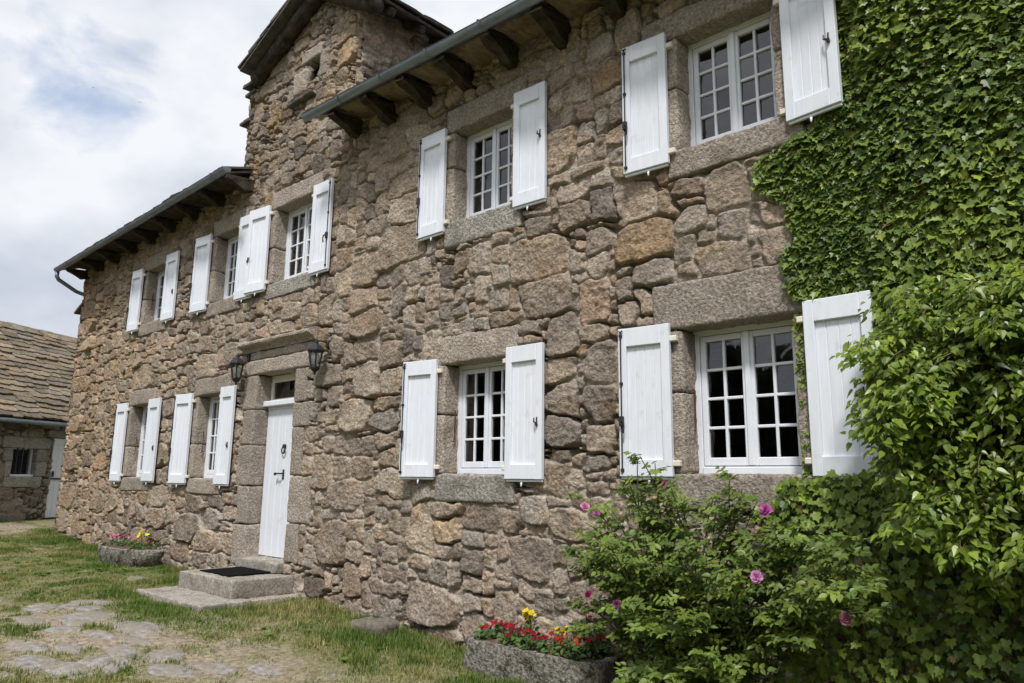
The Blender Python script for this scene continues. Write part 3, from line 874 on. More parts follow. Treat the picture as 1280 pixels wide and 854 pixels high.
# ---- windows
def make_window(key):
    x0, x1, z0, z1 = OPEN[key]
    yf = 0.17
    bar = MB()
    bar.box(x0 - 0.02, x0 + 0.035, yf, yf + 0.07, z0, z1 + 0.01, 0.004)
    bar.box(x1 - 0.035, x1 + 0.02, yf, yf + 0.07, z0, z1 + 0.01, 0.004)
    bar.box(x0 + 0.035, x1 - 0.035, yf, yf + 0.07, z1 - 0.035, z1 + 0.01, 0.004)
    bar.box(x0 + 0.035, x1 - 0.035, yf - 0.012, yf + 0.07, z0 - 0.005, z0 + 0.055, 0.006)
    w = bar.build('window', 'window_paint', house, ang=0.5)
    xm = (x0 + x1) / 2
    glass = MB()
    zb = z0 + 0.062; zt = z1 - 0.04
    for (a, b) in ((x0 + 0.04, xm - 0.003), (xm + 0.003, x1 - 0.04)):
        m = MB(); y0 = yf + 0.004; y1 = yf + 0.05
        s = 0.045; rb = 0.06
        m.box(a, a + s, y0, y1, zb, zt, 0.005); m.box(b - s, b, y0, y1, zb, zt, 0.005)
        m.box(a + s, b - s, y0 + 0.001, y1, zt - s, zt, 0.005); m.box(a + s, b - s, y0 + 0.001, y1, zb, zb + rb, 0.005)
        # glazing bars
        mid = (a + b) / 2
        m.box(mid - 0.011, mid + 0.011, y0 + 0.006, y1 - 0.008, zb + rb, zt - s, 0.004)
        for q in range(1, 4):
            zz = zb + rb + (zt - s - zb - rb) * q / 4
            m.box(a + s, b - s, y0 + 0.008, y1 - 0.010, zz - 0.011, zz + 0.011, 0.004)
        if b < xm: m.box(xm - 0.022, xm + 0.022, yf - 0.012, yf + 0.003, zb, zt, 0.005)
        m.build('casement', 'window_paint', w, ang=0.5)
        ns = 2
        edges_x = [a + s, mid, b - s]; ez = [zb + rb + (zt - s - zb - rb) * q / 4 for q in range(5)]
        for i in range(2):
            for j in range(4):
                tl = random.gauss(0, 0.0022); tl2 = random.gauss(0, 0.0022)
                yy = yf + 0.03
                glass.add([(edges_x[i], yy - tl - tl2, ez[j]), (edges_x[i + 1], yy + tl - tl2, ez[j]), (edges_x[i + 1], yy + tl + tl2, ez[j + 1]), (edges_x[i], yy - tl + tl2, ez[j + 1])], [(0, 1, 2, 3)])
    glass.build('window_pane', 'window_glass', w, recalc=False)
    if key in ('G1', 'G2', 'G3', 'G4', 'U1'):
        zc = z0 + (z1 - z0) * 0.42
        MB().tube([(x0 + 0.004, 0.10, zc + 0.18), (x0 + 0.022, 0.10, zc + 0.17), (x0 + 0.02, 0.098, zc - 0.12), (x0 + 0.024, 0.075, zc - 0.14)], 0.007, 6).build('iron_hook', 'rusty_iron', house)
for k in OPEN: make_window(k)

# ---- shutters
def make_shutter(hx, side, W_, z0, z1, ang, style):
    """hinged at hx; side -1 opens to the left. built flat along +x then mirrored and turned"""
    H = z1 - z0
    Mx = Matrix.Translation(Vector((hx, -0.058, z0))) @ Matrix.Rotation(R(-ang) if side > 0 else R(ang), 4, 'Z') @ Matrix.Diagonal((side, 1, 1, 1))
    m = MB()
    T = 0.036
    st_ = 0.072
    nb = 4
    for i in range(nb):
        a = st_ - 0.01 + (W_ - 2 * st_ + 0.02) * i / nb; b = st_ - 0.01 + (W_ - 2 * st_ + 0.02) * (i + 1) / nb
        m.box(a + 0.0015, b - 0.0015, 0.0, T - 0.020, 0.06, H - 0.06, 0.004)
    m.box(st_ - 0.02, W_ - st_ + 0.02, 0.004, T - 0.022, 0.05, H - 0.05)
    m.box(0, st_, -0.026, T - 0.02, 0, H, 0.004); m.box(W_ - st_, W_, -0.026, T - 0.02, 0, H, 0.004)
    m.box(st_, W_ - st_, -0.0255, T - 0.0205, H - 0.15, H - 0.001, 0.004); m.box(st_, W_ - st_, -0.0255, T - 0.0205, 0.001, 0.13, 0.004)
    m.box(0.01, W_ - 0.005, -0.010, T - 0.024, -0.022, -0.002, 0.003)
    m.xform(Mx)
    s = m.build('shutter', 'white_paint', house, ang=0.5)
    for zz in (0.10, H - 0.12):
        g = MB(); g.box(-0.055, 0.02, -0.012, 0.035, zz - 0.022, zz + 0.022, 0.006); g.xform(Mx); g.build('hinge', 'cream_block', s, ang=0.5)
    # white turn button below
    g = MB(); g.tube([(W_ * 0.45, 0.0, -0.022), (W_ * 0.45, -0.010, -0.034), (W_ * 0.45, -0.012, -0.058), (W_ * 0.45, -0.012, -0.068)], [0.006, 0.010, 0.007, 0.003], 7); g.xform(Mx); g.build('shutter_stop', 'window_paint', s, smooth=True)
    xe = W_ - 0.028
    if style == 'rod':
        g = MB(); g.tube([(xe, -0.034, 0.03), (xe, -0.034, H - 0.03)], 0.006, 6)
        for zz in (0.05, H - 0.06, H * 0.62): g.box(xe - 0.014, xe + 0.014, -0.042, -0.02, zz - 0.012, zz + 0.012, 0.004)
        g.tube([(xe - 0.02, -0.036, H - 0.02), (xe, -0.038, H - 0.03), (xe + 0.015, -0.036, H - 0.02)], 0.006, 6)
        g.xform(Mx); b = g.build('espagnolette', 'dark_metal', s)
        zc = H * 0.37
        g = MB(); g.box(xe - 0.02, xe + 0.016, -0.055, -0.022, zc - 0.045, zc + 0.035, 0.006)
        g.tube([(xe - 0.004, -0.05, zc), (xe - 0.03, -0.062, zc - 0.01), (xe - 0.036, -0.066, zc - 0.05), (xe - 0.028, -0.064, zc - 0.10)], [0.008, 0.009, 0.007, 0.010], 6)
        g.xform(Mx); g.build('handle', 'dark_metal', s)
    else:
        zc = H * (0.42 if z0 < 1 else 0.56)
        if z0 > 2.6 or hx < -9: zc = H * 0.40
        if hx > -3: zc = H * 0.45
        g = MB(); g.tube([(xe - 0.055, -0.03, zc + 0.03), (xe - 0.052, -0.036, zc - 0.005), (xe - 0.03, -0.042, zc - 0.018), (xe - 0.012, -0.036, zc - 0.015)], [0.005, 0.008, 0.008, 0.006], 6)
        g.lathe([(0.004, -0.012), (0.013, -0.008), (0.013, 0.006), (0.004, 0.012)], (xe - 0.022, -0.036, zc - 0.03), 8)
        g.tube([(xe - 0.022, -0.03, zc + 0.035), (xe - 0.022, -0.04, zc - 0.05)], 0.006, 6)
        g.xform(Mx); g.build('latch', 'dark_metal', s)
    return s

for a in SH: make_shutter(*a)

# ---- door
yd = 0.18
m = MB()
x0, x1 = DOOR[0] + 0.005, DOOR[1] - 0.005
nb = 6
for i in range(nb):
    a = x0 + (x1 - x0) * i / nb; b = x0 + (x1 - x0) * (i + 1) / nb
    m.box(a + 0.0015, b - 0.0015, yd, yd + 0.04, -1.015, 0.90, 0.005)
m.box(x0, x1, yd + 0.012, yd + 0.035, -1.01, 0.895)
door = m.build('door', 'white_paint', house, ang=0.5)
m = MB()
kx = x0 + 0.50
m.lathe([(0.004, -0.03), (0.026, -0.02), (0.03, 0.0), (0.026, 0.02), (0.004, 0.03)], (kx, yd - 0.012, 0.40), 10)
ringp = [(kx + 0.040 * math.sin(t), yd - 0.028, 0.345 - 0.042 * math.cos(t)) for t in np.linspace(0, 2 * math.pi, 17)]
m.tube(ringp, 0.009, 6)
m.build('door_knocker', 'dark_metal', door, smooth=True)
m = MB()
m.box(kx - 0.02, kx + 0.02, yd - 0.010, yd + 0.002, -0.03, 0.10, 0.006)
m.tube([(kx, yd, 0.045), (kx, yd - 0.05, 0.045), (kx - 0.02, yd - 0.06, 0.045), (kx - 0.12, yd - 0.055, 0.04)], [0.010, 0.010, 0.011, 0.009], 7)
m.lathe([(0.003, -0.02), (0.016, -0.014), (0.02, 0.0), (0.016, 0.014), (0.003, 0.02)], (kx - 0.115, yd - 0.055, 0.04), 8)
m.build('door_handle', 'dark_metal', door, smooth=True)
for zz in (0.72, -0.55):
    m = MB(); m.box(x1 - 0.035, x1, yd - 0.022, yd, zz - 0.07, zz + 0.07, 0.004); m.tube([(x1 - 0.012, yd - 0.02, zz - 0.08), (x1 - 0.012, yd - 0.02, zz + 0.08)], 0.011, 7)
    m.build('hinge', 'dark_metal', door)
m = MB()
m.box(DOOR[0] - 0.01, DOOR[1] + 0.01, yd - 0.08, yd + 0.08, 0.94, 1.015, 0.01)
m.box(DOOR[0], DOOR[1], yd - 0.01, yd + 0.05, 0.90, 0.94, 0.006)
fr = m.build('transom_bar', 'window_paint', house, ang=0.5)
m = MB()
m.box(DOOR[0], DOOR[0] + 0.05, yd + 0.02, yd + 0.08, 1.015, 1.37, 0.005); m.box(DOOR[1] - 0.05, DOOR[1], yd + 0.02, yd + 0.08, 1.015, 1.37, 0.005)
m.box(DOOR[0] + 0.05, DOOR[1] - 0.05, yd + 0.02, yd + 0.08, 1.28, 1.37, 0.005); m.box(DOOR[0] + 0.05, DOOR[1] - 0.05, yd + 0.02, yd + 0.08, 1.015, 1.05, 0.005)
tw = m.build('transom_window', 'cream_block', house, ang=0.5)
m = MB(); m.add([(DOOR[0] + 0.05, yd + 0.05, 1.05), (DOOR[1] - 0.05, yd + 0.05, 1.05), (DOOR[1] - 0.05, yd + 0.05, 1.28), (DOOR[0] + 0.05, yd + 0.05, 1.28)], [(0, 1, 2, 3)])
m.build('window_pane', 'window_glass', tw, recalc=False)

# ---- roofs
def lauze(mb, o, u, v, nrm, ulen, vlen, rows, wmin=0.25, wmax=0.6, th=0.03, rng=None, cols=None, jut=0.06):
    """courses of split stone slabs laid up a slope; o lower left, u along the eave, v up the slope"""
    o, u, v, nrm = Vector(o), Vector(u), Vector(v), Vector(nrm)
    rh = vlen / rows
    for r in range(rows):
        s = -rng.uniform(0, wmax)
        while s < ulen:
            w = rng.uniform(wmin, wmax)
            a, b = max(s, -0.02), min(s + w - 0.008, ulen + 0.02)
            s += w
            if b - a < 0.06: continue
            low = -rng.uniform(0.2, 1.0) * jut
            tl = rng.uniform(-0.02, 0.02)
            lift = rng.uniform(0, 0.014)
            t = th * rng.uniform(0.7, 1.4)
            n = 6
            edge = []
            for q in range(n + 1):
                f = q / n
                edge.append((a + (b - a) * f, low + tl * (f - 0.5) * 2 + rng.uniform(-0.018, 0.018) + 0.045 * (abs(f - 0.5) * 2) ** 4))
            top_ = rh * 1.75
            poly = [(p, q_) for p, q_ in edge] + [(b - 0.01, top_), (a + 0.01, top_)]
            base = len(mb.v)
            zl = lambda q_: (th * 1.25 + lift) * (1 - max(0, (q_ + jut)) / (top_ + jut))
            for dz_ in (0, t):
                for (p, q_) in poly:
                    mb.v.append(o + u * p + v * (r * rh + q_) + nrm * (zl(q_) + dz_ + rng.uniform(-0.002, 0.002)))
            k = len(poly)
            mb.f.append(tuple(range(base + k, base + 2 * k)))
            mb.f.append(tuple(range(base + k - 1, base - 1, -1)))
            for q in range(k): mb.f.append((base + q, base + (q + 1) % k, base + k + (q + 1) % k, base + k + q))
            if cols is not None:
                c = rng.choice(cols) if False else cols[int(rng.integers(len(cols)))]
                c = np.array(c) * rng.uniform(0.75, 1.25)
                mb.c += [c] * (2 * k)

def roof_slope(x0, x1, z_l, z_r, tan_s, depth, rows, name, seed, ov=0.52):
    """front slope of the house; eave edge at y=-ov with height running z_l..z_r"""
    rng = np.random.default_rng(seed)
    u = Vector((x1 - x0, 0, z_r - z_l)); ul = u.length; u.normalize()
    v = Vector((0, 1, tan_s)).normalized()
    n = u.cross(v).normalized()
    mb = MB()
    # boarding under the slabs
    o = Vector((x0, -ov + 0.03, z_l))
    A_ = [o, o + u * ul, o + u * ul + v * depth, o + v * depth]
    mb.add(A_ + [p + n * 0.03 for p in A_], [(0, 1, 2, 3), (7, 6, 5, 4), (0, 4, 5, 1), (1, 5, 6, 2), (2, 6, 7, 3), (3, 7, 4, 0)])
    lauze(mb, o + n * 0.032 + v * 0.03, u, v, n, ul, depth, rows, 0.35, 0.8, 0.028, rng, None, 0.07)
    return mb.build(name, 'slate_roof', house), (o, u, v, n, ul)

TAN = 0.36
roofs = {}
roofs['l'] = roof_slope(-17.05, -9.92, 4.20, 4.33, TAN, 5.0, 9, 'roof', 3, 0.50)
roofs['r'] = roof_slope(-7.42, 1.2, 4.38, 4.08, TAN, 5.0, 9, 'roof', 4, 0.50)
for (x0, x1, zr) in ((-17.25, -9.72, 4.2), (-7.42, 1.2, 4.2)):
    mb = MB()
    zt = zr + 4.7 * TAN
    mb.add([(x0, 4.1, zt), (x1, 4.1, zt), (x1, 7.2, 4.1), (x0, 7.2, 4.1), (x0, 4.1, zt + .05), (x1, 4.1, zt + .05), (x1, 7.2, 4.15), (x0, 7.2, 4.15)],
           [(0, 1, 2, 3), (7, 6, 5, 4), (0, 4, 5, 1), (1, 5, 6, 2), (2, 6, 7, 3), (3, 7, 4, 0)])
    mb.build('roof', 'slate_roof', house)

def gutter(x0, x1, z0, z1, y, parent, r=0.062):
    n = max(2, int(abs(x1 - x0) / 0.5))
    mb = MB()
    pts = []
    prof = [(math.cos(a) * r, math.sin(a) * r) for a in np.linspace(math.pi, 2 * math.pi, 11)]
    prof = [(-r - 0.012, 0.004)] + prof + [(r * 0.9, 0.02)]
    inner = [(p * 0.93, q * 0.93 + 0.004) for p, q in prof][::-1]
    loop = prof + inner
    k = len(loop)
    for i in range(n + 1):
        f = i / n
        x_ = x0 + (x1 - x0) * f; z_ = z0 + (z1 - z0) * f - 0.004 * math.sin(f * math.pi)
        for (p, q) in loop: mb.v.append(Vector((x_, y + p, z_ + q)))
    for i in range(n):
        for j in range(k): mb.f.append((i * k + j, i * k + (j + 1) % k, (i + 1) * k + (j + 1) % k, (i + 1) * k + j))
    # end caps
    for i, xx in ((0, x0), (n, x1)):
        mb.f.append(tuple(i * k + j for j in range(len(prof))))
    # joint collars
    xs_ = np.arange(x0 + 0.75, x1, 0.78)
    for xx in xs_:
        f = (xx - x0) / (x1 - x0); z_ = z0 + (z1 - z0) * f
        b = len(mb.v)
        for dx in (0, 0.03):
            for (p, q) in prof: mb.v.append(Vector((xx + dx, y + p * 1.15, z_ + q * 1.15)))
        kk = len(prof)
        for j in range(kk - 1): mb.f.append((b + j, b + j + 1, b + kk + j + 1, b + kk + j))
    return mb.build('gutter', 'zinc', parent, ang=0.7)
gl = gutter(-17.0, -9.62, 4.19, 4.30, -0.55, roofs['l'][0], 0.06)
gr = gutter(-7.62, 1.2, 4.39, 4.07, -0.55, roofs['r'][0], 0.06)
MB().tube([(-16.95, -0.55, 4.14), (-16.95, -0.55, 4.04), (-16.97, -0.50, 3.98), (-17.16, -0.1, 3.84), (-17.14, 0.12, 3.78), (-17.14, 0.20, 3.70), (-17.14, 0.22, 0.0)], 0.042, 10).build('downpipe', 'zinc', roofs['l'][0], smooth=True)

def corbel(x, zt, parent, seed, w=0.13, ln=0.44, hh=0.24):
    m = MB()
    prof = [(0.08, zt), (-ln, zt - 0.02), (-ln, zt - 0.075), (-ln * 0.86, zt - 0.10), (-ln * 0.72, zt - 0.115), (-ln * 0.52, zt - 0.15), (-ln * 0.30, zt - 0.21), (-ln * 0.12, zt - hh), (0.08, zt - hh)]
    m.prism([(x - w / 2, y, z) for y, z in prof], (w, 0, 0))
    rr = random.Random(seed)
    m.v = [p + Vector((rr.uniform(-.012, .012), rr.uniform(-.012, .012), rr.uniform(-.012, .012))) for p in m.v]
    return m.build('corbel', 'old_timber', parent)
for i, x_ in enumerate(np.arange(-7.22, 0.9, 0.655)):
    zt = 4.38 - 0.0357 * (x_ + 7.42) + 0.02
    corbel(x_, zt, roofs['r'][0], i, 0.125, 0.45, 0.22)
    # stone soffit slab between the corbels
    m = MB(); m.rblock(x_ + 0.09, x_ + 0.655 - 0.09, -0.46, 0.02, zt + 0.0, zt + 0.05, r=0.015, seg=0.08, amp=0.012, seed=i + 900)
    m.build('soffit_board', 'eave_board', roofs['r'][0], ang=0.6)
for i, x_ in enumerate(np.arange(-16.8, -9.75, 0.86)):
    zt = 4.20 + 0.0173 * (x_ + 17.25) + 0.03
    corbel(x_, zt, roofs['l'][0], i + 40, 0.12, 0.42, 0.18)
    if x_ > -10.2: continue
    m = MB(); m.rblock(x_ + 0.09, min(x_ + 0.86 - 0.09, -9.95), -0.44, 0.02, zt + 0.0, zt + 0.05, r=0.015, seg=0.1, amp=0.012, seed=i + 940)
    m.build('soffit_board', 'old_timber', roofs['l'][0], ang=0.6)

# gable roof over the tower: ridge runs back from the front
def gable_roof():
    m = MB(); m.c = []
    rng = np.random.default_rng(8)
    zr, xr = 6.80, -8.2
    for sgn, wd, ks in ((-1, 1.77, 0.42), (1, 1.38, 0.62)):
        y0, y1 = -0.33, 4.3
        e = Vector((xr + sgn * wd, y0, zr - ks * wd)); a = Vector((xr, y0, zr))
        v = (a - e).normalized(); u = Vector((0, 1, 0)); n = (v.cross(u) if sgn < 0 else u.cross(v)).normalized()
        if n.z < 0: n = -n
        P = [e, e + u * (y1 - y0), a + u * (y1 - y0), a]
        m.add(P + [p - n * 0.03 for p in P], [(0, 1, 2, 3), (7, 6, 5, 4), (0, 4, 5, 1), (1, 5, 6, 2), (2, 6, 7, 3), (3, 7, 4, 0)])
        lauze(m, e + n * 0.002 - v * 0.02, u, v, n, y1 - y0, (a - e).length, 6, 0.3, 0.6, 0.03, rng, None, 0.05)
    g = m.build('gable_roof', 'slate_roof', house)
    for sgn, wd, ks in ((-1, 1.68, 0.42), (1, 1.34, 0.62)):
        a = Vector((xr, -0.10, zr - 0.155)); e = Vector((xr + sgn * wd, -0.10, zr - ks * wd - 0.155))
        pts = [a + (e - a) * t + Vector((0, random.uniform(-.008, .008), random.uniform(-.008, .008))) for t in np.linspace(0, 1, 9)]
        MB().tube(pts, [0.108, .105, .108, .11, .106, .11, .108, .105, .10], 9).build('rake_beam', 'old_timber', g, smooth=True)
    for t in (0.53, 0.95):
        c = Vector((xr - 1.68 * t, -0.10, zr - 0.42 * 1.68 * t - 0.155))
        MB().tube([c + Vector((0.05, 0, 0.021)), c - Vector((0.05, 0, 0.021))], 0.118, 10).build('beam_band', 'old_timber', g)
    for y_ in np.arange(0.15, 4.0, 0.5):
        c = Vector((-7.06, y_, 5.97))
        MB().box(-0.26, 0.22, -0.05, 0.05, -0.05, 0.05, 0.01).xform(Matrix.Translation(c) @ Matrix.Rotation(math.atan(0.62), 4, 'Y')).build('rafter', 'old_timber', g)
    return g
gable_roof()

# ------------------------------------------------------------------ door lanterns
def lantern(x, z, label):
    t = thing('wall_lantern', (x, 0, z), label, 'lantern', 'lanterns beside the door')
    y = -0.19; K = 1.06
    def zz(p): return [(r * K, h * K) for r, h in p]
    m = MB(); m.tube([(x, -0.02, z + 0.215), (x, -0.10, z + 0.225), (x, y, z + 0.222)], [0.011, 0.009, 0.009], 7)
    m.box(x - 0.022, x + 0.022, -0.05, -0.01, z + 0.15, z + 0.25, 0.008); m.build('bracket', 'dark_metal', t, ang=0.7)
    m = MB(); m.lathe(zz([(0.098, 0.080), (0.106, 0.088), (0.104, 0.10), (0.085, 0.13), (0.052, 0.158), (0.03, 0.17), (0.024, 0.182), (0.028, 0.195), (0.014, 0.208), (0.006, 0.235)]), (x, y, z), 6); m.build('lamp_cap', 'dark_metal', t)
    m = MB()
    r0, r1, za, zb = 0.052 * K, 0.084 * K, -0.10 * K, 0.085 * K
    for k in range(6):
        a = 2 * math.pi * (k + 0.5) / 6
        m.tube([(x + r0 * math.cos(a), y + r0 * math.sin(a), z + za), (x + r1 * math.cos(a), y + r1 * math.sin(a), z + zb)], 0.011, 5)
    m.lathe(zz([(0.004, -0.185), (0.016, -0.172), (0.012, -0.155), (0.035, -0.14), (0.054, -0.12), (0.062, -0.10), (0.056, -0.088)]), (x, y, z), 6)
    m.build('lamp_cage', 'dark_metal', t)
    m = MB()
    for k in range(6):
        a = 2 * math.pi * (k + 0.5) / 6; b = 2 * math.pi * (k + 1.5) / 6
        m.add([(x + r0 * math.cos(a), y + r0 * math.sin(a), z + za), (x + r0 * math.cos(b), y + r0 * math.sin(b), z + za), (x + r1 * math.cos(b), y + r1 * math.sin(b), z + zb), (x + r1 * math.cos(a), y + r1 * math.sin(a), z + zb)], [(0, 1, 2, 3)])
    m.build('lamp_glass', 'low_ior_glass', t, recalc=False)
    m = MB(); m.lathe(zz([(0.014, -0.095), (0.018, -0.07), (0.036, -0.04), (0.050, 0.0), (0.044, 0.035), (0.016, 0.065)]), (x, y, z), 10); m.build('lamp_bulb', 'lamp_white', t, smooth=True)
lantern(-9.56, 1.43, 'black hexagonal wall lantern left of the door, just above the top of a white shutter')
lantern(-7.62, 1.40, 'black hexagonal wall lantern on rough stone right of the door')

# ------------------------------------------------------------------ steps and mat
t = thing('stone_step', (-8.75, -0.4, -1.4), 'thick grey stone step carrying the black doormat in front of the white door', 'step')
MB().rblock(-9.42, -8.06, -0.80, -0.02, -1.36, -1.152, r=0.014, seg=0.05, amp=0.014, seed=71, fine=0.006).build('step_block', 'step_stone', t, ang=0.7)
t = thing('stone_slab', (-8.7, -0.95, -1.42), 'low flat stone slab lying in the grass below the front step', 'slab')
MB().rblock(-9.52, -7.85, -1.25, -0.66, -1.45, -1.34, r=0.014, seg=0.05, amp=0.016, seed=72, fine=0.006).build('slab_block', 'step_stone', t, ang=0.7)
t = thing('stone_slab', (-8.3, -0.35, -1.42), 'narrow stone slab showing beneath the right end of the front step', 'slab')
MB().rblock(-9.2, -7.92, -0.64, 0.04, -1.47, -1.355, r=0.02, seg=0.06, amp=0.012, seed=73, fine=0.004).build('slab_block', 'granite', t, ang=0.7)
m = MB(); m.box(-9.16, -8.42, -0.66, -0.06, -1.148, -1.132, 0.004)
mat_ = m.build('doormat', 'doormat_rubber'); tag(mat_, 'black ribbed doormat lying on the front step', 'doormat')

# rock at the wall foot
m = MB(); m.rblock(-6.35, -5.85, -0.46, -0.14, -1.62, -1.36, r=0.06, seg=0.05, amp=0.06, seed=81)
rock = m.build('rock', 'dark_rock', None, ang=0.9); tag(rock, 'dark grey rock half hidden in the grass against the foot of the wall', 'rock')

# ------------------------------------------------------------------ stone troughs
def trough(outline, ztop, zbot, name_label, taper, wall, seed, soil_drop):
    cx = sum(p[0] for p in outline) / len(outline); cy = sum(p[1] for p in outline) / len(outline)
    t = thing('stone_trough', (cx, cy, zbot), name_label, 'trough')
    n = len(outline)
    m = MB()
    levels = []
    H = ztop - zbot
    for f, s in ((0, taper * 0.94), (0.06, taper), (0.25, taper + (1 - taper) * 0.45), (0.5, taper + (1 - taper) * 0.78), (0.75, taper + (1 - taper) * 0.95), (0.93, 1.0), (0.985, 0.985)):
        levels.append([(cx + (x - cx) * s, cy + (y - cy) * s, zbot + H * f) for x, y in outline])
    def inset(d, z):
        r_ = []
        for x, y in outline:
            v = Vector((x - cx, y - cy, 0)); l_ = v.length
            r_.append((cx + v.x * (1 - d / l_), cy + v.y * (1 - d / l_), z))
        return r_
    levels.append(inset(0.025, ztop)); levels.append(inset(wall * 0.85, ztop)); levels.append(inset(wall, ztop - 0.02)); levels.append(inset(wall * 1.05, ztop - 0.12))
    for lv in levels: m.v += [Vector(p) for p in lv]
    for i in range(len(levels) - 1):
        for j in range(n): m.f.append((i * n + j, i * n + (j + 1) % n, (i + 1) * n + (j + 1) % n, (i + 1) * n + j))
    m.f.append(tuple(range(n)))
    P = np.array([tuple(p) for p in m.v])
    d = 0.032 * fbm(P[:, 0] * 7, P[:, 1] * 7, P[:, 2] * 7, seed, 3) + 0.012 * fbm(P[:, 0] * 25, P[:, 1] * 25, P[:, 2] * 25, seed + 3, 2)
    for i, p in enumerate(m.v):
        v = Vector((p.x - cx, p.y - cy, 0)).normalized()
        m.v[i] = p + v * float(d[i]) + Vector((0, 0, float(d[(i * 7) % len(d)]) * 0.35))
    m.build('basin', 'trough_stone', t, ang=0.8)
    s = MB()
    zs = ztop - soil_drop
    ring = inset(wall * 0.95, zs)
    s.v = [Vector(p) for p in ring] + [Vector((cx + (p[0] - cx) * 0.55, cy + (p[1] - cy) * 0.55, zs + 0.025 + random.uniform(-.01, .02))) for p in ring] + [Vector((cx, cy, zs + 0.03))]
    for j in range(n):
        s.f.append((j, (j + 1) % n, n + (j + 1) % n, n + j)); s.f.append((n + j, n + (j + 1) % n, 2 * n))
    s.build('soil', 'soil', t, smooth=True)
    return t, zs
def rrect(x0, x1, y0, y1, r, per=0.05):
    pts = []
    for (cx, cy, a0) in ((x1 - r, y1 - r, 0), (x0 + r, y1 - r, 90), (x0 + r, y0 + r, 180), (x1 - r, y0 + r, 270)):
        for k in range(6):
            a = R(a0 + 90 * k / 5); pts.append((cx + r * math.cos(a), cy + r * math.sin(a)))
    res = []
    for i in range(len(pts)):
        a, b = Vector((*pts[i], 0)), Vector((*pts[(i + 1) % len(pts)], 0))
        k = max(1, int((b - a).length / per))
        for q in range(k):
            p = a + (b - a) * (q / k); res.append((p.x, p.y))
    return res
t2, zs2 = trough(rrect(-4.66, -3.30, -0.53, -0.06, 0.10), -1.285, -1.62, 'rectangular mossy stone trough of red and yellow flowers beside the rose bush', 0.96, 0.075, 91, 0.03)
half = [(-12.36 + 0.96 * math.cos(a), -0.18 + (0.46 if math.sin(a) < 0 else 0.10) * math.sin(a)) for a in np.linspace(0, 2 * math.pi, 44)[:-1]]
t1, zs1 = trough(half, -1.08, -1.46, 'half round grey stone trough of pink and yellow flowers left of the front step', 0.66, 0.07, 93, 0.05)

def bloom_cluster(name, x, y, z, label, cat, group, hgt, spread, nl, nf, fcol, fsize, rng, npet=5, droop=0.3):
    t = thing(name, (x, y, z), label, cat, group)
    # leaves
    P = []; D = []; Nn = []
    for i in range(nl):
        a = rng.uniform(0, 2 * math.pi); r_ = spread * math.sqrt(rng.random()); h = hgt * rng.uniform(0.1, 0.75)
        P.append((x + r_ * math.cos(a), y + r_ * math.sin(a), z + h))
        D.append((math.cos(a), math.sin(a), rng.uniform(-0.3, 0.6))); Nn.append((rng.normal(0, .4), rng.normal(0, .4) - 0.3, 1))
    c0 = np.array([0.075, 0.13, 0.035]); C = c0 * rng.uniform(0.6, 1.5, (nl, 1)) * (1 + rng.normal(0, 0.1, (nl, 3)))
    scatter('foliage', *OVATE, np.array(P), np.array(D), np.array(Nn), rng.uniform(0.035, 0.06, nl), np.clip(C, 0.01, 1), 'rose_leaf', t)
    st_ = MB()
    P = []; D = []; Nn = []; S = []; C = []
    for i in range(nf):
        a = rng.uniform(0, 2 * math.pi); r_ = spread * 0.9 * math.sqrt(rng.random()); h = hgt * rng.uniform(0.75, 1.1)
        c = Vector((x + r_ * math.cos(a), y + r_ * math.sin(a), z + h))
        st_.tube([(x + r_ * 0.4 * math.cos(a), y + r_ * 0.4 * math.sin(a), z), tuple(c)], 0.0025, 4)
        ax = Vector((rng.normal(0, .45), -0.7 + rng.normal(0, .4), 0.75)).normalized()
        e1 = ax.orthogonal().normalized(); e2 = ax.cross(e1)
        cc_ = np.array(fcol) * rng.uniform(0.5, 1.2)
        for k in range(npet):
            b = 2 * math.pi * k / npet + rng.uniform(-.15, .15)
            dv = e1 * math.cos(b) + e2 * math.sin(b)
            P.append(tuple(c)); D.append(tuple(dv + ax * rng.uniform(0.0, 0.5))); Nn.append(tuple(ax - dv * 0.3)); S.append(fsize * rng.uniform(0.85, 1.15)); C.append(cc_ * rng.uniform(0.85, 1.12))
        scatter('flower', *PETAL, np.array(P), np.array(D), np.array(Nn), S, np.clip(np.array(C), 0, 0.95), 'petal', t)
        P = []; D = []; Nn = []; S = []; C = []
    st_.build('stem', 'green_stem', t)
    return t
rf = np.random.default_rng(21)
RED = (0.40, 0.010, 0.025)
for i, (x, y, lab) in enumerate([
        (-4.52, -0.33, 'low red flowering plant at the left end of the mossy stone trough'),
        (-4.33, -0.28, 'red flowering plant just left of the tall yellow flowers in the trough'),
        (-4.17, -0.40, 'red flowering plant in front of the tall yellow flowers in the trough'),
        (-3.97, -0.40, 'red flowering plant between the tall and the low yellow flowers in the trough'),
        (-3.78, -0.38, 'red flowering plant in front of the low yellow flowers in the trough'),
        (-3.62, -0.38, 'orange red flowering plant right of the low yellow flowers in the trough'),
        (-3.52, -0.22, 'red flowering plant at the right end of the trough, under the rose bush')]):
    c = [RED, RED, (0.22, 0.006, 0.018), (0.28, 0.01, 0.02), RED, (0.52, 0.04, 0.02), RED][i]
    bloom_cluster('bedding_plant', x, y, zs2, lab, 'flower', 'red flowers in the front trough', 0.135, 0.105, 95, rf.integers(9, 14), c, 0.021, rf, 6)
bloom_cluster('bedding_plant', -4.16, -0.22, zs2, 'tall bright yellow flower clump in the mossy stone trough', 'flower', None, 0.25, 0.065, 34, 20, (0.80, 0.62, 0.03), 0.023, rf)
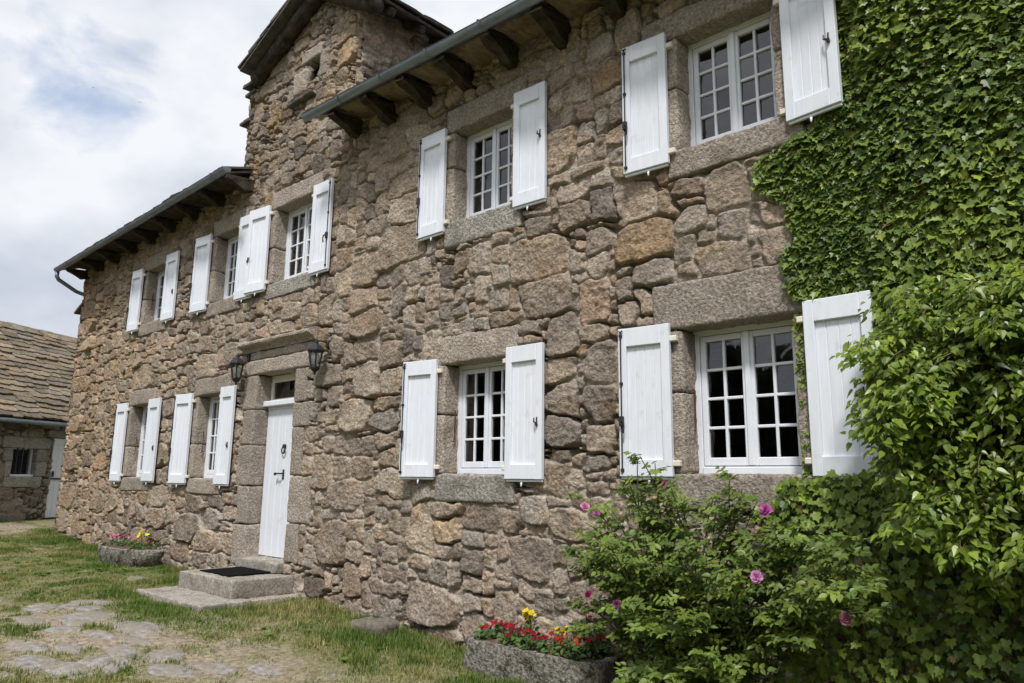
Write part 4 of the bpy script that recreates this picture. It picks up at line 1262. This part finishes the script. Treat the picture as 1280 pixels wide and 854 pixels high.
bloom_cluster('bedding_plant', -3.78, -0.20, zs2, 'lower yellow flower clump in the trough close to the rose leaves', 'flower', None, 0.17, 0.10, 40, 15, (0.68, 0.50, 0.03), 0.020, rf)
bloom_cluster('bedding_plant', -3.58, -0.22, zs2 + 0.0, 'leafy green plant without flowers at the back of the mossy trough', 'plant', None, 0.30, 0.13, 120, 2, (0.4, 0.05, 0.05), 0.02, rf)
bloom_cluster('bedding_plant', -12.96, -0.22, zs1, 'bright pink flowering plant at the left end of the half round trough', 'flower', None, 0.16, 0.17, 90, 20, (0.62, 0.12, 0.36), 0.028, rf)
bloom_cluster('bedding_plant', -12.62, -0.24, zs1, 'pale salmon pink flowering plant in the middle of the half round trough', 'flower', None, 0.15, 0.15, 90, 10, (0.66, 0.32, 0.30), 0.026, rf)
bloom_cluster('bedding_plant', -12.22, -0.17, zs1, 'yellow lily like flowers at the back of the half round trough', 'flower', None, 0.27, 0.10, 60, 7, (0.80, 0.64, 0.05), 0.036, rf)
bloom_cluster('bedding_plant', -11.98, -0.22, zs1, 'reddish green leafy plant at the right end of the half round trough', 'plant', None, 0.15, 0.20, 170, 12, (0.35, 0.07, 0.03), 0.02, rf)

# ------------------------------------------------------------------ ivy on the right of the wall
def in_poly(px, py, poly):
    poly = np.array(poly); n = len(poly); res = np.zeros(np.shape(px), bool)
    j = n - 1
    for i in range(n):
        xi, yi = poly[i]; xj, yj = poly[j]
        c = ((yi > py) != (yj > py)) & (px < (xj - xi) * (py - yi) / (yj - yi + 1e-12) + xi)
        res ^= c; j = i
    return res
IVYP = [(-1.45, 4.3), (-1.49, 3.36), (-1.56, 2.59), (-1.67, 2.51), (-1.88, 2.44), (-2.17, 2.33), (-2.13, 2.13), (-1.96, 1.99), (-1.89, 1.74), (-1.93, 1.51), (-1.88, 1.28),
        (-1.42, 1.22), (-1.42, 0.05), (-1.86, 0.03), (-2.02, -0.02), (-2.17, -0.25), (-1.97, -0.49), (-2.02, -1.25), (-2.1, -1.6), (0.9, -1.6), (0.9, 4.3)]
ivy = thing('ivy', (-0.8, -0.1, -1.58), 'dense dark green ivy covering the right end of the stone wall', 'ivy')
ri = np.random.default_rng(31)
n = 62000
px = ri.uniform(-2.35, 0.9, n); pz = ri.uniform(-1.6, 4.3, n)
jx = px + 0.09 * fbm(px * 5, pz * 5, None, 401, 3); jz = pz + 0.09 * fbm(px * 5 + 20, pz * 5, None, 402, 3)
ok = in_poly(jx, jz, IVYP)
ok &= ~((px > -0.2) & (ri.random(n) < 0.55))
ok &= ~((pz < -0.05) & (ri.random(n) < 0.55 * sstep(0.0, -0.4, pz)))
strip = (np.abs(px + 1.885) < 0.03) & (pz > 0.05) & (pz < 1.2) & (ri.random(n) < 0.8)
ok |= strip
px, pz, strip = px[ok], pz[ok], strip[ok]
n = len(px)
bul = 0.10 + 0.10 * fbm(px * 1.7, pz * 1.7, None, 405, 3) + 0.26 * sstep(0.2, -0.9, pz)
bul = np.where((px < -1.38) & (pz > 0.9), 0.025, bul)
d = np.where(strip, 0.02, bul * ri.uniform(0.15, 1.0, n) + 0.035)
pos = np.stack([px, -d, pz], 1)
nrm_ = np.stack([ri.normal(0.0, 0.42, n), -1 + ri.normal(0, .2, n), 0.5 + ri.normal(0, 0.45, n)], 1)
sw = ri.normal(0, 0.7, n)
dr = np.stack([np.sin(sw), np.full(n, -0.25), -np.cos(sw)], 1)
c1 = np.array([0.052, 0.095, 0.019]); c2 = np.array([0.20, 0.27, 0.046])
f = np.clip(0.5 + 0.5 * fbm(px * 1.3, pz * 1.3, None, 407, 3) + ri.normal(0, 0.28, n), 0, 1)[:, None]
new = (ri.random(n) < 0.10)[:, None]
C = c1 * (1 - f) + c2 * f
C = np.where(new, C * np.array([1.6, 1.45, 1.2]), C)
dead = (ri.random(n) < 0.004)[:, None]
C = np.where(dead, np.array([0.17, 0.115, 0.05]), C)
sc = np.where(strip, ri.uniform(0.03, 0.05, n), 0.028 + 0.052 * ri.random(n) ** 1.3)
scatter('foliage', *IVY, pos, dr, nrm_, sc, np.clip(C, 0.005, 1), 'ivy_leaf', ivy)
m = MB()
for i in range(26):
    x_ = ri.uniform(-1.9, 0.6); z_ = -1.6; pts = []
    for k in range(22):
        pts.append((x_, -0.055 - 0.01 * math.sin(k), z_)); x_ += ri.normal(0, 0.05); z_ += ri.uniform(0.12, 0.26)
        if z_ > 4.2: break
        if not (-0.02 > z_ or z_ > 1.25) and -2.8 < x_ < -1.38: break
        if z_ > 2.4 and x_ < -1.5: break
    if len(pts) > 2: m.tube(pts, [0.012 * (1 - 0.6 * k / len(pts)) for k in range(len(pts))], 5)
m.build('stem', 'wood_stem', ivy)

# ------------------------------------------------------------------ bushy climber standing out from the ivy
cl = thing('climbing_shrub', (-0.9, -0.3, -1.58), 'bright yellow green climbing shrub bulging from the ivy beside the lower right shutter', 'shrub')
rc = np.random.default_rng(41)
P = []; D = []; Nn = []; S = []; C = []
stm = MB()
for (x_, y_) in ((-0.95, -0.12), (-0.7, -0.14), (-0.5, -0.12)):
    stm.tube([(x_, y_ + 0.06, -1.6), (x_ + 0.05, y_ + 0.05, -0.8), (x_ - 0.03, y_ + 0.04, 0.0), (x_ + 0.02, y_ + 0.04, 0.9)], [0.022, 0.02, 0.016, 0.01], 7)
tiers = []
for i in range(420):
    z_ = rc.uniform(-0.75, 1.10); x_ = rc.uniform(-1.32, 1.1)
    lim = 1.12 - 0.30 * max(0, (-1.0 - x_)) / 0.35
    if z_ > lim: continue
    if z_ < 0.0 and x_ < -1.25 + (-z_) * 0.85: continue
    if z_ < -0.35 and rc.random() < 0.45: continue
    tiers.append((x_, z_))
for (x_, z_) in tiers:
    out_ = rc.uniform(0.16, 0.62)
    if z_ > 0.85: out_ *= 0.75
    if x_ > -0.25: out_ *= 1.9  # out of view: extra bulge added to shade the foliage lower down
    sx = rc.normal(-0.02, 0.2)
    if x_ < -1.15: sx = rc.normal(0.0, 0.06)
    pts = []
    for t_ in np.linspace(0, 1, 7):
        pts.append(Vector((x_ + sx * t_, -0.12 - out_ * math.sin(t_ * 1.5), z_ + 0.15 * math.sin(t_ * 2.2) - 0.13 * t_ ** 2)))
    stm.tube(pts, [0.007, .006, .006, .005, .004, .003, .002], 4)
    nl = int(rc.integers(62, 96)) if x_ < 0 else 40
    bright = rc.uniform(0.75, 1.3)
    for k in range(nl):
        t_ = 1.05 - 0.75 * rc.random() ** 1.4; q = min(t_, 0.999) * 6; a = int(q); p = pts[a].lerp(pts[a + 1], q - a)
        sd = rc.choice([-1, 1])
        off = Vector((sd * rc.uniform(0.0, 0.11), rc.normal(0, 0.04), rc.uniform(-0.06, 0.04)))
        P.append(tuple(p + off)); D.append((sd * rc.uniform(0.0, 1.1), -0.5 + rc.normal(0, .35), -0.42 + rc.normal(0, .4)))
        Nn.append((sd * 0.35 + rc.normal(0, .3), -0.75 + rc.normal(0, .25), 0.75 + rc.normal(0, .25))); S.append(0.028 + 0.036 * rc.random() ** 1.3)
        g = rc.uniform(0, 1)
        C.append((np.array([0.085, 0.145, 0.018]) * (1 - g) + np.array([0.23, 0.30, 0.036]) * g) * bright)
stm.build('stem', 'wood_stem', cl)
NARROW = ([(x * 0.9, y * 1.0, z) for x, y, z in HEART[0]], HEART[1])
scatter('foliage', *NARROW, np.array(P), np.array(D), np.array(Nn), S, np.clip(np.array(C), 0.01, 1), 'climber_leaf', cl)

# ------------------------------------------------------------------ rose bush
rb = thing('rose_bush', (-2.55, -0.42, -1.57), 'sprawling rose bush with a few pink blooms in front of the lower right window', 'rose bush')
rr_ = np.random.default_rng(53)
tips = []
# (x, z, y) tips of the canes
for (x_, z_, y_) in [(-3.45, -0.62, -.35), (-3.38, -0.40, -.5), (-3.32, -0.18, -.55), (-3.12, -0.05, -.5), (-2.95, 0.02, -.55), (-2.78, 0.13, -.6), (-2.70, 0.02, -.5), (-2.5, -0.1, -.6), (-2.3, -0.12, -.55),
                    (-2.10, 0.04, -.6), (-1.95, -0.14, -.6), (-1.75, -0.2, -.7), (-1.55, -0.24, -.7), (-1.40, -0.35, -.75), (-1.32, -0.50, -.75), (-1.45, -0.55, -.8), (-1.62, -0.72, -.75), (-1.8, -0.62, -.75),
                    (-3.15, -0.45, -.75), (-2.95, -0.35, -.85), (-2.7, -0.4, -.95), (-2.45, -0.35, -.95), (-2.2, -0.4, -.95), (-2.0, -0.45, -.9), (-3.25, -0.85, -.75), (-2.65, -0.75, -1.05), (-2.35, -0.75, -1.05),
                    (-2.15, -0.85, -1.0), (-2.6, -1.1, -1.05), (-2.3, -1.15, -1.0), (-2.05, -1.1, -.85), (-2.55, -0.55, -.7), (-3.0, -0.6, -.6), (-2.2, -0.65, -.7), (-1.9, -0.35, -.65), (-2.8, -0.15, -.6),
                    (-2.4, -1.35, -.9), (-2.75, -1.35, -.9)]:
    for r in range(3):
        tips.append((x_ + rr_.normal(0, .06), y_ + rr_.normal(0, .07), z_ + rr_.normal(0, .05) - 0.06 * r))
stm = MB(); P = []; D = []; Nn = []; S = []; C = []
for (x_, y_, z_) in tips:
    b = Vector((-2.62 + rr_.normal(0, .16) + 0.12 * (x_ + 2.6), -0.32 + rr_.normal(0, .06), -1.6))
    e = Vector((x_, y_, z_))
    mid = b.lerp(e, 0.55) + Vector((rr_.normal(0, .05), rr_.normal(0, .05), 0.30 + 0.10 * rr_.random()))
    pts = []
    for t_ in np.linspace(0, 1, 12): pts.append(b * (1 - t_) ** 2 + mid * 2 * t_ * (1 - t_) + e * t_ ** 2)
    stm.tube(pts, [0.006 * (1 - 0.75 * i / 12) + 0.0015 for i in range(12)], 5)
    hang = rr_.uniform(0.8, 1.2)
    cb = rr_.uniform(0.75, 1.25)
    for k in range(int(rr_.integers(22, 32))):
        t_ = 1 - rr_.random() ** 1.25 * 0.75
        q = min(t_, 0.999) * 11; a = int(q); p = pts[a].lerp(pts[a + 1], q - a)
        # a compound leaf: five leaflets on a short stalk
        az = rr_.uniform(0, 2 * math.pi)
        rd = Vector((math.cos(az), math.sin(az) - 0.35, rr_.uniform(-0.25, 0.55))).normalized()
        ln = rr_.uniform(0.06, 0.115)
        nn = Vector((rr_.normal(0, .25), -0.45 + rr_.normal(0, .25), 0.85)).normalized()
        sd = rd.cross(nn).normalized()
        g = rr_.random()
        cl_ = (np.array([0.075, 0.125, 0.022]) * (1 - g) + np.array([0.17, 0.225, 0.038]) * g) * cb
        for (f_, s_) in ((1.0, 0), (0.68, 1), (0.68, -1), (0.36, 1), (0.36, -1)):
            pp = p + rd * ln * f_
            P.append(tuple(pp)); dd = rd if s_ == 0 else (rd * 0.55 + sd * s_)
            D.append(tuple(dd + Vector((0, 0, -0.15)))); Nn.append(tuple(nn + Vector((rr_.normal(0, .15), rr_.normal(0, .15), 0)))); S.append(ln * rr_.uniform(0.40, 0.56)); C.append(cl_ * rr_.uniform(0.85, 1.15))
stm.build('stem', 'green_stem', rb)
scatter('foliage', *OVATE, np.array(P), np.array(D), np.array(Nn), S, np.clip(np.array(C), 0.01, 1), 'rose_leaf', rb)
def rose(x, y, z, size, colr, lab=None):
    P = []; D = []; Nn = []; S = []; C = []
    ax = Vector((rr_.normal(0.15, .2), -0.85, 0.45 + rr_.normal(0, .2))).normalized()
    e1 = ax.orthogonal().normalized(); e2 = ax.cross(e1)
    for ring, (k, tilt, s_) in enumerate(((8, 0.15, 1.0), (7, 0.55, 0.85), (6, 1.1, 0.68), (4, 2.2, 0.5))):
        for i in range(k):
            b = 2 * math.pi * (i + 0.37 * ring) / k + rr_.uniform(-.2, .2)
            dv = e1 * math.cos(b) + e2 * math.sin(b)
            P.append((Vector((x, y, z)) + ax * 0.004 * ring)[:]); D.append(tuple(dv + ax * tilt)); Nn.append(tuple(ax * 1.0 - dv * (tilt + 0.05))); S.append(size * s_ * rr_.uniform(0.85, 1.1)); C.append(np.array(colr) * rr_.uniform(0.7, 1.2))
    o = scatter('rose', *PETAL, np.array(P), np.array(D), np.array(Nn), S, np.clip(np.array(C), 0, 0.9), 'petal', rb)
    if lab: o['label'] = lab
PK = (0.50, 0.13, 0.38)
rose(-1.85, -0.80, -0.16, 0.046, PK, 'largest open magenta pink rose, near the top of the bush')
rose(-1.87, -0.92, -0.52, 0.040, (0.62, 0.27, 0.50), 'pale pink rose facing outward in the middle of the bush')
rose(-3.19, -0.75, -0.18, 0.034, (0.68, 0.26, 0.48)); rose(-3.07, -0.78, -0.22, 0.024, PK); rose(-2.56, -0.72, -0.02, 0.034, (0.60, 0.10, 0.32))
rose(-2.76, -1.0, -0.76, 0.034, (0.30, 0.07, 0.22)); rose(-1.43, -0.86, -0.69, 0.036, (0.24, 0.09, 0.12), 'faded brownish pink rose low on the right of the bush'); rose(-3.09, -0.85, -0.75, 0.03, (0.26, 0.03, 0.10))

# ------------------------------------------------------------------ barn on the far left
A = Vector((-21.216, 0.5564, 0)); bd = Vector((-0.454, 0.891, 0)).normalized(); bn = Vector((0.891, 0.454, 0)).normalized()
barn = thing('barn', (A.x, A.y, -1.15), 'low stone barn with a mossy stone slab roof left of the farmhouse', 'barn')
BL0, BL1 = -7.0, 5.0
def BP(s, o_, z): return A + bd * s + bn * o_ + Vector((0, 0, z))
bw = (-0.55, 0.10, -0.06, 0.62)
bdo = (0.56, 1.40, -1.14, 0.92)
bdress = [(-0.86, 0.46, 0.62, 0.90), (-0.80, -0.55, 0.30, 0.62), (-0.72, -0.55, -0.06, 0.30), (0.10, 0.36, 0.30, 0.62), (0.10, 0.42, -0.06, 0.30), (-0.72, 0.32, -0.32, -0.06), (0.36, 1.6, 0.93, 1.12)]
off = -BL0
sh_ = lambda r_: (r_[0] + off, r_[1] + off, r_[2], r_[3])
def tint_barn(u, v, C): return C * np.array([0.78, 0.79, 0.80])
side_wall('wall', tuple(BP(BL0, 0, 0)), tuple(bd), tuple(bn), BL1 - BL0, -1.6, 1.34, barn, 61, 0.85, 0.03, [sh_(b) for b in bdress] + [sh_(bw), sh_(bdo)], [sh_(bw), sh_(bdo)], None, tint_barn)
def BM(): return Matrix(((bd.x, -bn.x, 0, A.x), (bd.y, -bn.y, 0, A.y), (0, 0, 1, 0), (0, 0, 0, 1)))   # local x along wall, y into wall
for k, b in enumerate(bdress):
    MB().rblock(b[0] + .004, b[1] - .004, -0.03, 0.3, b[2] + .004, b[3] - .004, r=0.02, seg=0.07, amp=0.014, seed=300 + k).xform(BM()).build('dressed_stone', 'granite_grey', barn, ang=0.7)
m = MB()
m.box(bw[0], bw[0] + 0.03, 0.12, 0.18, bw[2], bw[3]); m.box(bw[1] - 0.05, bw[1], 0.12, 0.18, bw[2], bw[3]); m.box(bw[0], bw[1], 0.02, 0.2, bw[2] - 0.0, bw[2] + 0.05); m.box(bw[0] + .03, bw[1] - .05, 0.12, 0.18, bw[3] - 0.03, bw[3])
wv = m.xform(BM()).build('window', 'window_paint', barn)
m = MB(); m.add([(bw[0], 0.15, bw[2]), (bw[1], 0.15, bw[2]), (bw[1], 0.15, bw[3]), (bw[0], 0.15, bw[3])], [(0, 1, 2, 3)]); m.xform(BM()).build('window_pane', 'low_ior_glass', wv, recalc=False)
for s_ in (-0.38, -0.23, -0.08):
    MB().box(s_ - 0.014, s_ + 0.014, 0.05, 0.075, bw[2] - 0.02, bw[3] + 0.01).xform(BM()).build('window_bar', 'dark_metal', wv)
m = MB()
for i in range(5):
    a = bdo[0] + 0.02 + 0.80 * i / 5; m.box(a + .002, a + 0.16 - .002, 0.02, 0.06, bdo[2] + 0.06, bdo[3] - 0.01, 0.005)
m.box(bdo[0] + 0.02, bdo[0] + 0.82, 0.0, 0.018, bdo[3] - 0.17, bdo[3] - 0.02, 0.004)
bdoor = m.xform(BM()).build('door', 'white_paint', barn, ang=0.5)
MB().box(bdo[0] + 0.02, bdo[0] + 0.50, -0.012, 0.0, -0.13, -0.09, 0.003).xform(BM()).build('hinge', 'dark_metal', bdoor)
m = MB(); m.box(bdo[0] + 0.05, bdo[0] + 0.11, -0.02, 0.002, -0.06, 0.08, 0.004); m.xform(BM()).build('latch', 'dark_metal', bdoor)
MB().rblock(bdo[0] - 0.05, bdo[1] + 0.1, -0.25, 0.2, -1.3, -1.12, r=0.02, seg=0.08, amp=0.01, seed=340).xform(BM()).build('threshold', 'step_stone', barn, ang=0.7)
# back and sides
m = MB(); m.box(BL0, BL1, 5.4, 5.7, -1.7, 1.3); m.box(BL0, BL0 + 0.3, 0.05, 5.4, -1.7, 1.3); m.box(BL1 - 0.3, BL1, 0.05, 5.4, -1.7, 1.3); m.box(BL0 + 0.3, BL1 - 0.3, 0.2, 5.4, 1.2, 1.32)
m.xform(BM()).build('wall', 'inner_plaster', barn)
m = MB(); m.c = []
rbn = np.random.default_rng(71)
e0 = BP(BL0 - 0.2, 0.32, 1.30); apex = BP(BL0 - 0.2, -3.0, 4.12)
v = (apex - e0); vl = v.length; v.normalize(); u = bd.copy(); n_ = u.cross(v)
n_ = n_ if n_.z > 0 else -n_
ul = BL1 - BL0 + 0.4
P = [e0, e0 + u * ul, apex + u * ul, apex]
m.add(P + [p - n_ * 0.06 for p in P], [(0, 1, 2, 3), (7, 6, 5, 4), (0, 4, 5, 1), (1, 5, 6, 2), (2, 6, 7, 3), (3, 7, 4, 0)]); m.c += [np.array([0.1, 0.09, 0.08])] * 8
back = [apex, apex + u * ul, BP(BL1 + 0.2, -6.3, 1.30), BP(BL0 - 0.2, -6.3, 1.30)]
m.add(back + [p - Vector((0, 0, 0.08)) for p in back], [(0, 1, 2, 3), (7, 6, 5, 4), (0, 4, 5, 1), (1, 5, 6, 2), (2, 6, 7, 3), (3, 7, 4, 0)]); m.c += [np.array([0.1, 0.09, 0.08])] * 8
BC = [(0.19, 0.15, 0.105), (0.15, 0.125, 0.09), (0.22, 0.175, 0.12), (0.17, 0.148, 0.118), (0.13, 0.11, 0.084), (0.185, 0.15, 0.105)]
lauze(m, e0 + n_ * 0.004, u, v, n_, ul, vl, 20, 0.26, 0.66, 0.05, rbn, BC, 0.09)
# ridge slabs
s_ = 0.0
while s_ < ul:
    w = rbn.uniform(0.3, 0.55); b = len(m.v)
    c = apex + u * s_ + n_ * 0.03 + Vector((0, 0, 0.03))
    q = [c - v * 0.18 - u * 0.0, c - v * 0.18 + u * (w - .01), c + v * 0.06 + u * (w - .01), c + v * 0.06]
    m.add(q + [p + n_ * 0.04 for p in q], [(0, 1, 2, 3), (7, 6, 5, 4), (0, 4, 5, 1), (1, 5, 6, 2), (2, 6, 7, 3), (3, 7, 4, 0)]); m.c += [np.array(BC[int(rbn.integers(6))])] * 8
    s_ += w
broof = m.build('roof', 'barn_slate', barn)
at = broof.data.color_attributes.new('col', 'FLOAT_COLOR', 'POINT')
C4 = np.ones((len(m.v), 4), np.float32); C4[:, :3] = np.array(m.c); at.data.foreach_set('color', C4.ravel())
m = MB(); gp0 = BP(BL0, 0.42, 1.22); gp1 = BP(0.75, 0.42, 1.24); m.tube([gp0, gp1], 0.055, 10); m.build('gutter', 'zinc', broof, smooth=True)

# ------------------------------------------------------------------ grass
def visible_xy(n, rng):
    # denser near the camera
    x = -26 + 27 * rng.random(n) ** 0.75
    y = -4.6 + 5.0 * rng.random(n)
    return x, y
rg = np.random.default_rng(81)
gx_, gy_ = visible_xy(800000, rg)
gm_ = grass_mask(gx_, gy_)
clump = sstep(-0.15, 0.35, fbm(gx_ * 5.5, gy_ * 5.5, None, 507, 2))
keep = rg.random(len(gx_)) < (gm_ ** 1.2 * 0.95) * (0.45 + 0.55 * clump) + 0.03
keep &= stone_near(gx_, gy_) > -0.03 + 0.035 * rg.normal(0, 1, len(gx_))
keep &= ~((gx_ > -9.45) & (gx_ < -8.04) & (gy_ > -0.82) & (gy_ < 0.1))
keep &= ~((gx_ > -9.54) & (gx_ < -7.83) & (gy_ > -1.27) & (gy_ < 0.1))
keep &= ~((gx_ > -4.66) & (gx_ < -3.3) & (gy_ > -0.53))
keep &= ~((gx_ > -17.0) & (gy_ > 0.02))
keep &= ~((np.abs(gx_ + 12.42) < 0.7) & (gy_ > -0.45))
# only what stands in or near the view
keep &= (gx_ < -4.0 - (gy_ + 0.6) * -1.3 + 3.5)
side = (np.array([gx_, gy_ + 5, gx_ * 0]).T @ np.array(rt2)) / np.maximum(np.array([gx_, gy_ + 5, gx_ * 0]).T @ np.array(fwd), 0.1)
keep &= (side > -1.15) & (side < 0.5)
gx_, gy_, gm_ = gx_[keep], gy_[keep], gm_[keep]
n = len(gx_)
tall = np.clip(fbm(gx_ * 1.4, gy_ * 1.4, None, 501, 3) + 0.3, 0, 1) * 0.06 + 0.05 * np.exp(-((gy_ + 0.12) / 0.2) ** 2) + 0.06 * np.exp(-(((gx_ + 5.6) / 1.1) ** 2 + ((gy_ + 0.75) / 0.45) ** 2)) + 0.05 * np.exp(-(((gx_ + 8.7) / 1.1) ** 2 + ((gy_ + 1.45) / 0.22) ** 2))
hh = 0.66 * (0.024 + tall + 0.035 * sstep(0.1, 0.45, fbm(gx_ * 5.5, gy_ * 5.5, None, 507, 2))) * rg.uniform(0.5, 1.3, n) * (0.4 + 0.6 * gm_)
gz_ = ground_z(gx_, gy_) - 0.005
az = rg.uniform(0, 2 * math.pi, n); lean = rg.uniform(0.1, 0.9, n)
ddx, ddy = np.cos(az), np.sin(az)
wd = rg.uniform(0.003, 0.007, n)
B0 = np.stack([gx_ - ddy * wd, gy_ + ddx * wd, gz_], 1); B1 = np.stack([gx_ + ddy * wd, gy_ - ddx * wd, gz_], 1)
TP = np.stack([gx_ + ddx * lean * hh, gy_ + ddy * lean * hh, gz_ + hh], 1)
V3 = np.stack([B0, B1, TP], 1).reshape(-1, 3)
strawf = np.clip(0.36 + 1.1 * fbm(gx_ * 1.9, gy_ * 1.9, None, 503, 3) + rg.normal(0, 0.25, n) - tall * 5, 0, 1)[:, None]
gC = np.array([0.098, 0.155, 0.030]) * (1 - strawf) + np.array([0.33, 0.285, 0.13]) * strawf
gC = gC * rg.uniform(0.7, 1.3, (n, 1))
grass = np_mesh('grass', V3, np.arange(3 * n).reshape(-1, 3), 'grass_blade', None, False, np.repeat(gC, 3, axis=0))
tag(grass, 'short patchy grass with straw coloured and bare patches in front of the house', 'grass', None, 'stuff')

# weeds: small broad leaved rosettes in the turf
rq = np.random.default_rng(87)
nr_ = 210
wx = -15 + 12 * rq.random(nr_); wy = -3.6 + 3.5 * rq.random(nr_)
okw = (grass_mask(wx, wy) > 0.62) & ~((wx > -9.6) & (wx < -7.8) & (wy > -1.3)) & ~((np.abs(wx + 12.36) < 1.0) & (wy > -0.65)) & ~((wx > -4.75) & (wy > -0.6))
wx, wy = wx[okw], wy[okw]
P = []; D = []; Nn = []; S = []; C = []
for x, y in zip(wx, wy):
    z = float(ground_z(x, y)); k = int(rq.integers(6, 12)); sc_ = rq.uniform(0.025, 0.06); cw = np.array([0.10, 0.165, 0.035]) * rq.uniform(0.7, 1.4)
    for q in range(k):
        a_ = 2 * math.pi * q / k + rq.uniform(-.3, .3)
        P.append((x + rq.normal(0, .012), y + rq.normal(0, .012), z + 0.006)); D.append((math.cos(a_), math.sin(a_), rq.uniform(0.25, 0.9))); Nn.append((-0.5 * math.cos(a_), -0.5 * math.sin(a_), 1)); S.append(sc_ * rq.uniform(.7, 1.2)); C.append(cw * rq.uniform(.8, 1.2))
wd_ = scatter('weeds', *OVATE, np.array(P), np.array(D), np.array(Nn), S, np.array(C), 'grass_blade')
tag(wd_, 'low broad leaved weeds scattered through the patchy grass', 'weeds', None, 'stuff')
# small stones on the bare earth
mb = MB()
for i in range(520):
    x = -10.5 + 6.2 * rq.random(); y = -3.6 + 2.6 * rq.random()
    if grass_mask(x, y) > 0.5 or (-9.6 < x < -7.8 and y > -1.35): continue
    z = float(ground_z(x, y)); r_ = 0.008 + 0.022 * rq.random() ** 3
    th_ = rq.uniform(0, 3.1)
    ring = [(x + r_ * rq.uniform(.75, 1.2) * math.cos(th_ + k * 1.2566), y + r_ * rq.uniform(.6, 1.0) * math.sin(th_ + k * 1.2566)) for k in range(5)]
    b0 = len(mb.v)
    mb.v += [Vector((p, q, z - 0.004)) for p, q in ring] + [Vector((x + (p - x) * .7, y + (q - y) * .7, z + r_ * .55)) for p, q in ring]
    mb.f += [(b0 + k, b0 + (k + 1) % 5, b0 + 5 + (k + 1) % 5, b0 + 5 + k) for k in range(5)] + [tuple(b0 + 5 + k for k in range(5))]
pb = mb.build('gravel', 'flag_stone', None)
tag(pb, 'loose small stones on the bare earth between the path slabs', 'gravel', None, 'stuff')

# ------------------------------------------------------------------ wood across the yard (seen only in the window glass)
rw = np.random.default_rng(91)
nW = 60000
a = rw.uniform(R(186), R(345), nW)
rad = 26 + 5 * rw.random(nW)
hgt = 6.6 + 1.6 * fbm(a * 9, a * 0, None, 601, 3)
zz = -1.6 + (hgt + 1.6) * rw.random(nW) ** 0.8
pos = np.stack([-3 + rad * np.cos(a) * 1.5, -2 + rad * np.sin(a), zz], 1)
nr = np.stack([-np.cos(a) + rw.normal(0, .5, nW), -np.sin(a) + rw.normal(0, .5, nW), 0.5 + rw.normal(0, .5, nW)], 1)
scatter('wood', *OVATE, pos, np.stack([rw.normal(0, 1, nW), rw.normal(0, 1, nW), -np.ones(nW)], 1), nr, rw.uniform(0.35, 0.8, nW), np.array([0.028, 0.042, 0.015]) * rw.uniform(0.5, 1.4, (nW, 1)), 'far_leaf')
tag(bpy.data.objects['wood'], 'green wood across the yard behind the viewer', 'wood', None, 'stuff')

# ------------------------------------------------------------------ birds far off
def bird(loc, s, lab, rot):
    m = MB()
    m.tube([(0, -0.18, 0), (0, -0.08, 0.01), (0, 0.06, 0.01), (0, 0.2, 0)], [0.012, 0.05, 0.055, 0.008], 7)
    for sd in (-1, 1):
        m.add([(0, 0.08, 0.02), (sd * 0.22, 0.11, 0.07), (sd * 0.5, -0.06, 0.03), (sd * 0.2, -0.02, 0.06), (0, -0.06, 0.02), (0, 0.0, 0.035)], [(0, 1, 5), (1, 3, 5), (1, 2, 3), (3, 4, 5)])
    m.add([(0, -0.15, 0.0), (0.07, -0.33, 0), (0, -0.27, 0.005), (-0.07, -0.33, 0)], [(0, 1, 2), (0, 2, 3)])
    m.xform(Matrix.Translation(Vector(loc)) @ Matrix.Rotation(rot, 4, 'Z') @ Matrix.Rotation(0.5, 4, 'X') @ Matrix.Scale(s, 4))
    o = m.build('bird', 'bird_black'); tag(o, lab, 'bird', 'birds in the sky')
bird((-62.7, 12.3, 31.07), 0.42, 'smaller and further left of two tiny dark birds in the cloudy sky', 0.6)
bird((-60.06, 15.06, 29.96), 0.55, 'lower and slightly larger of two tiny dark birds in the cloudy sky', 1.4)

# lift everything so that the yard lies near height zero
for o in scene.objects:
    if o.parent is None: o.location.z += 1.6
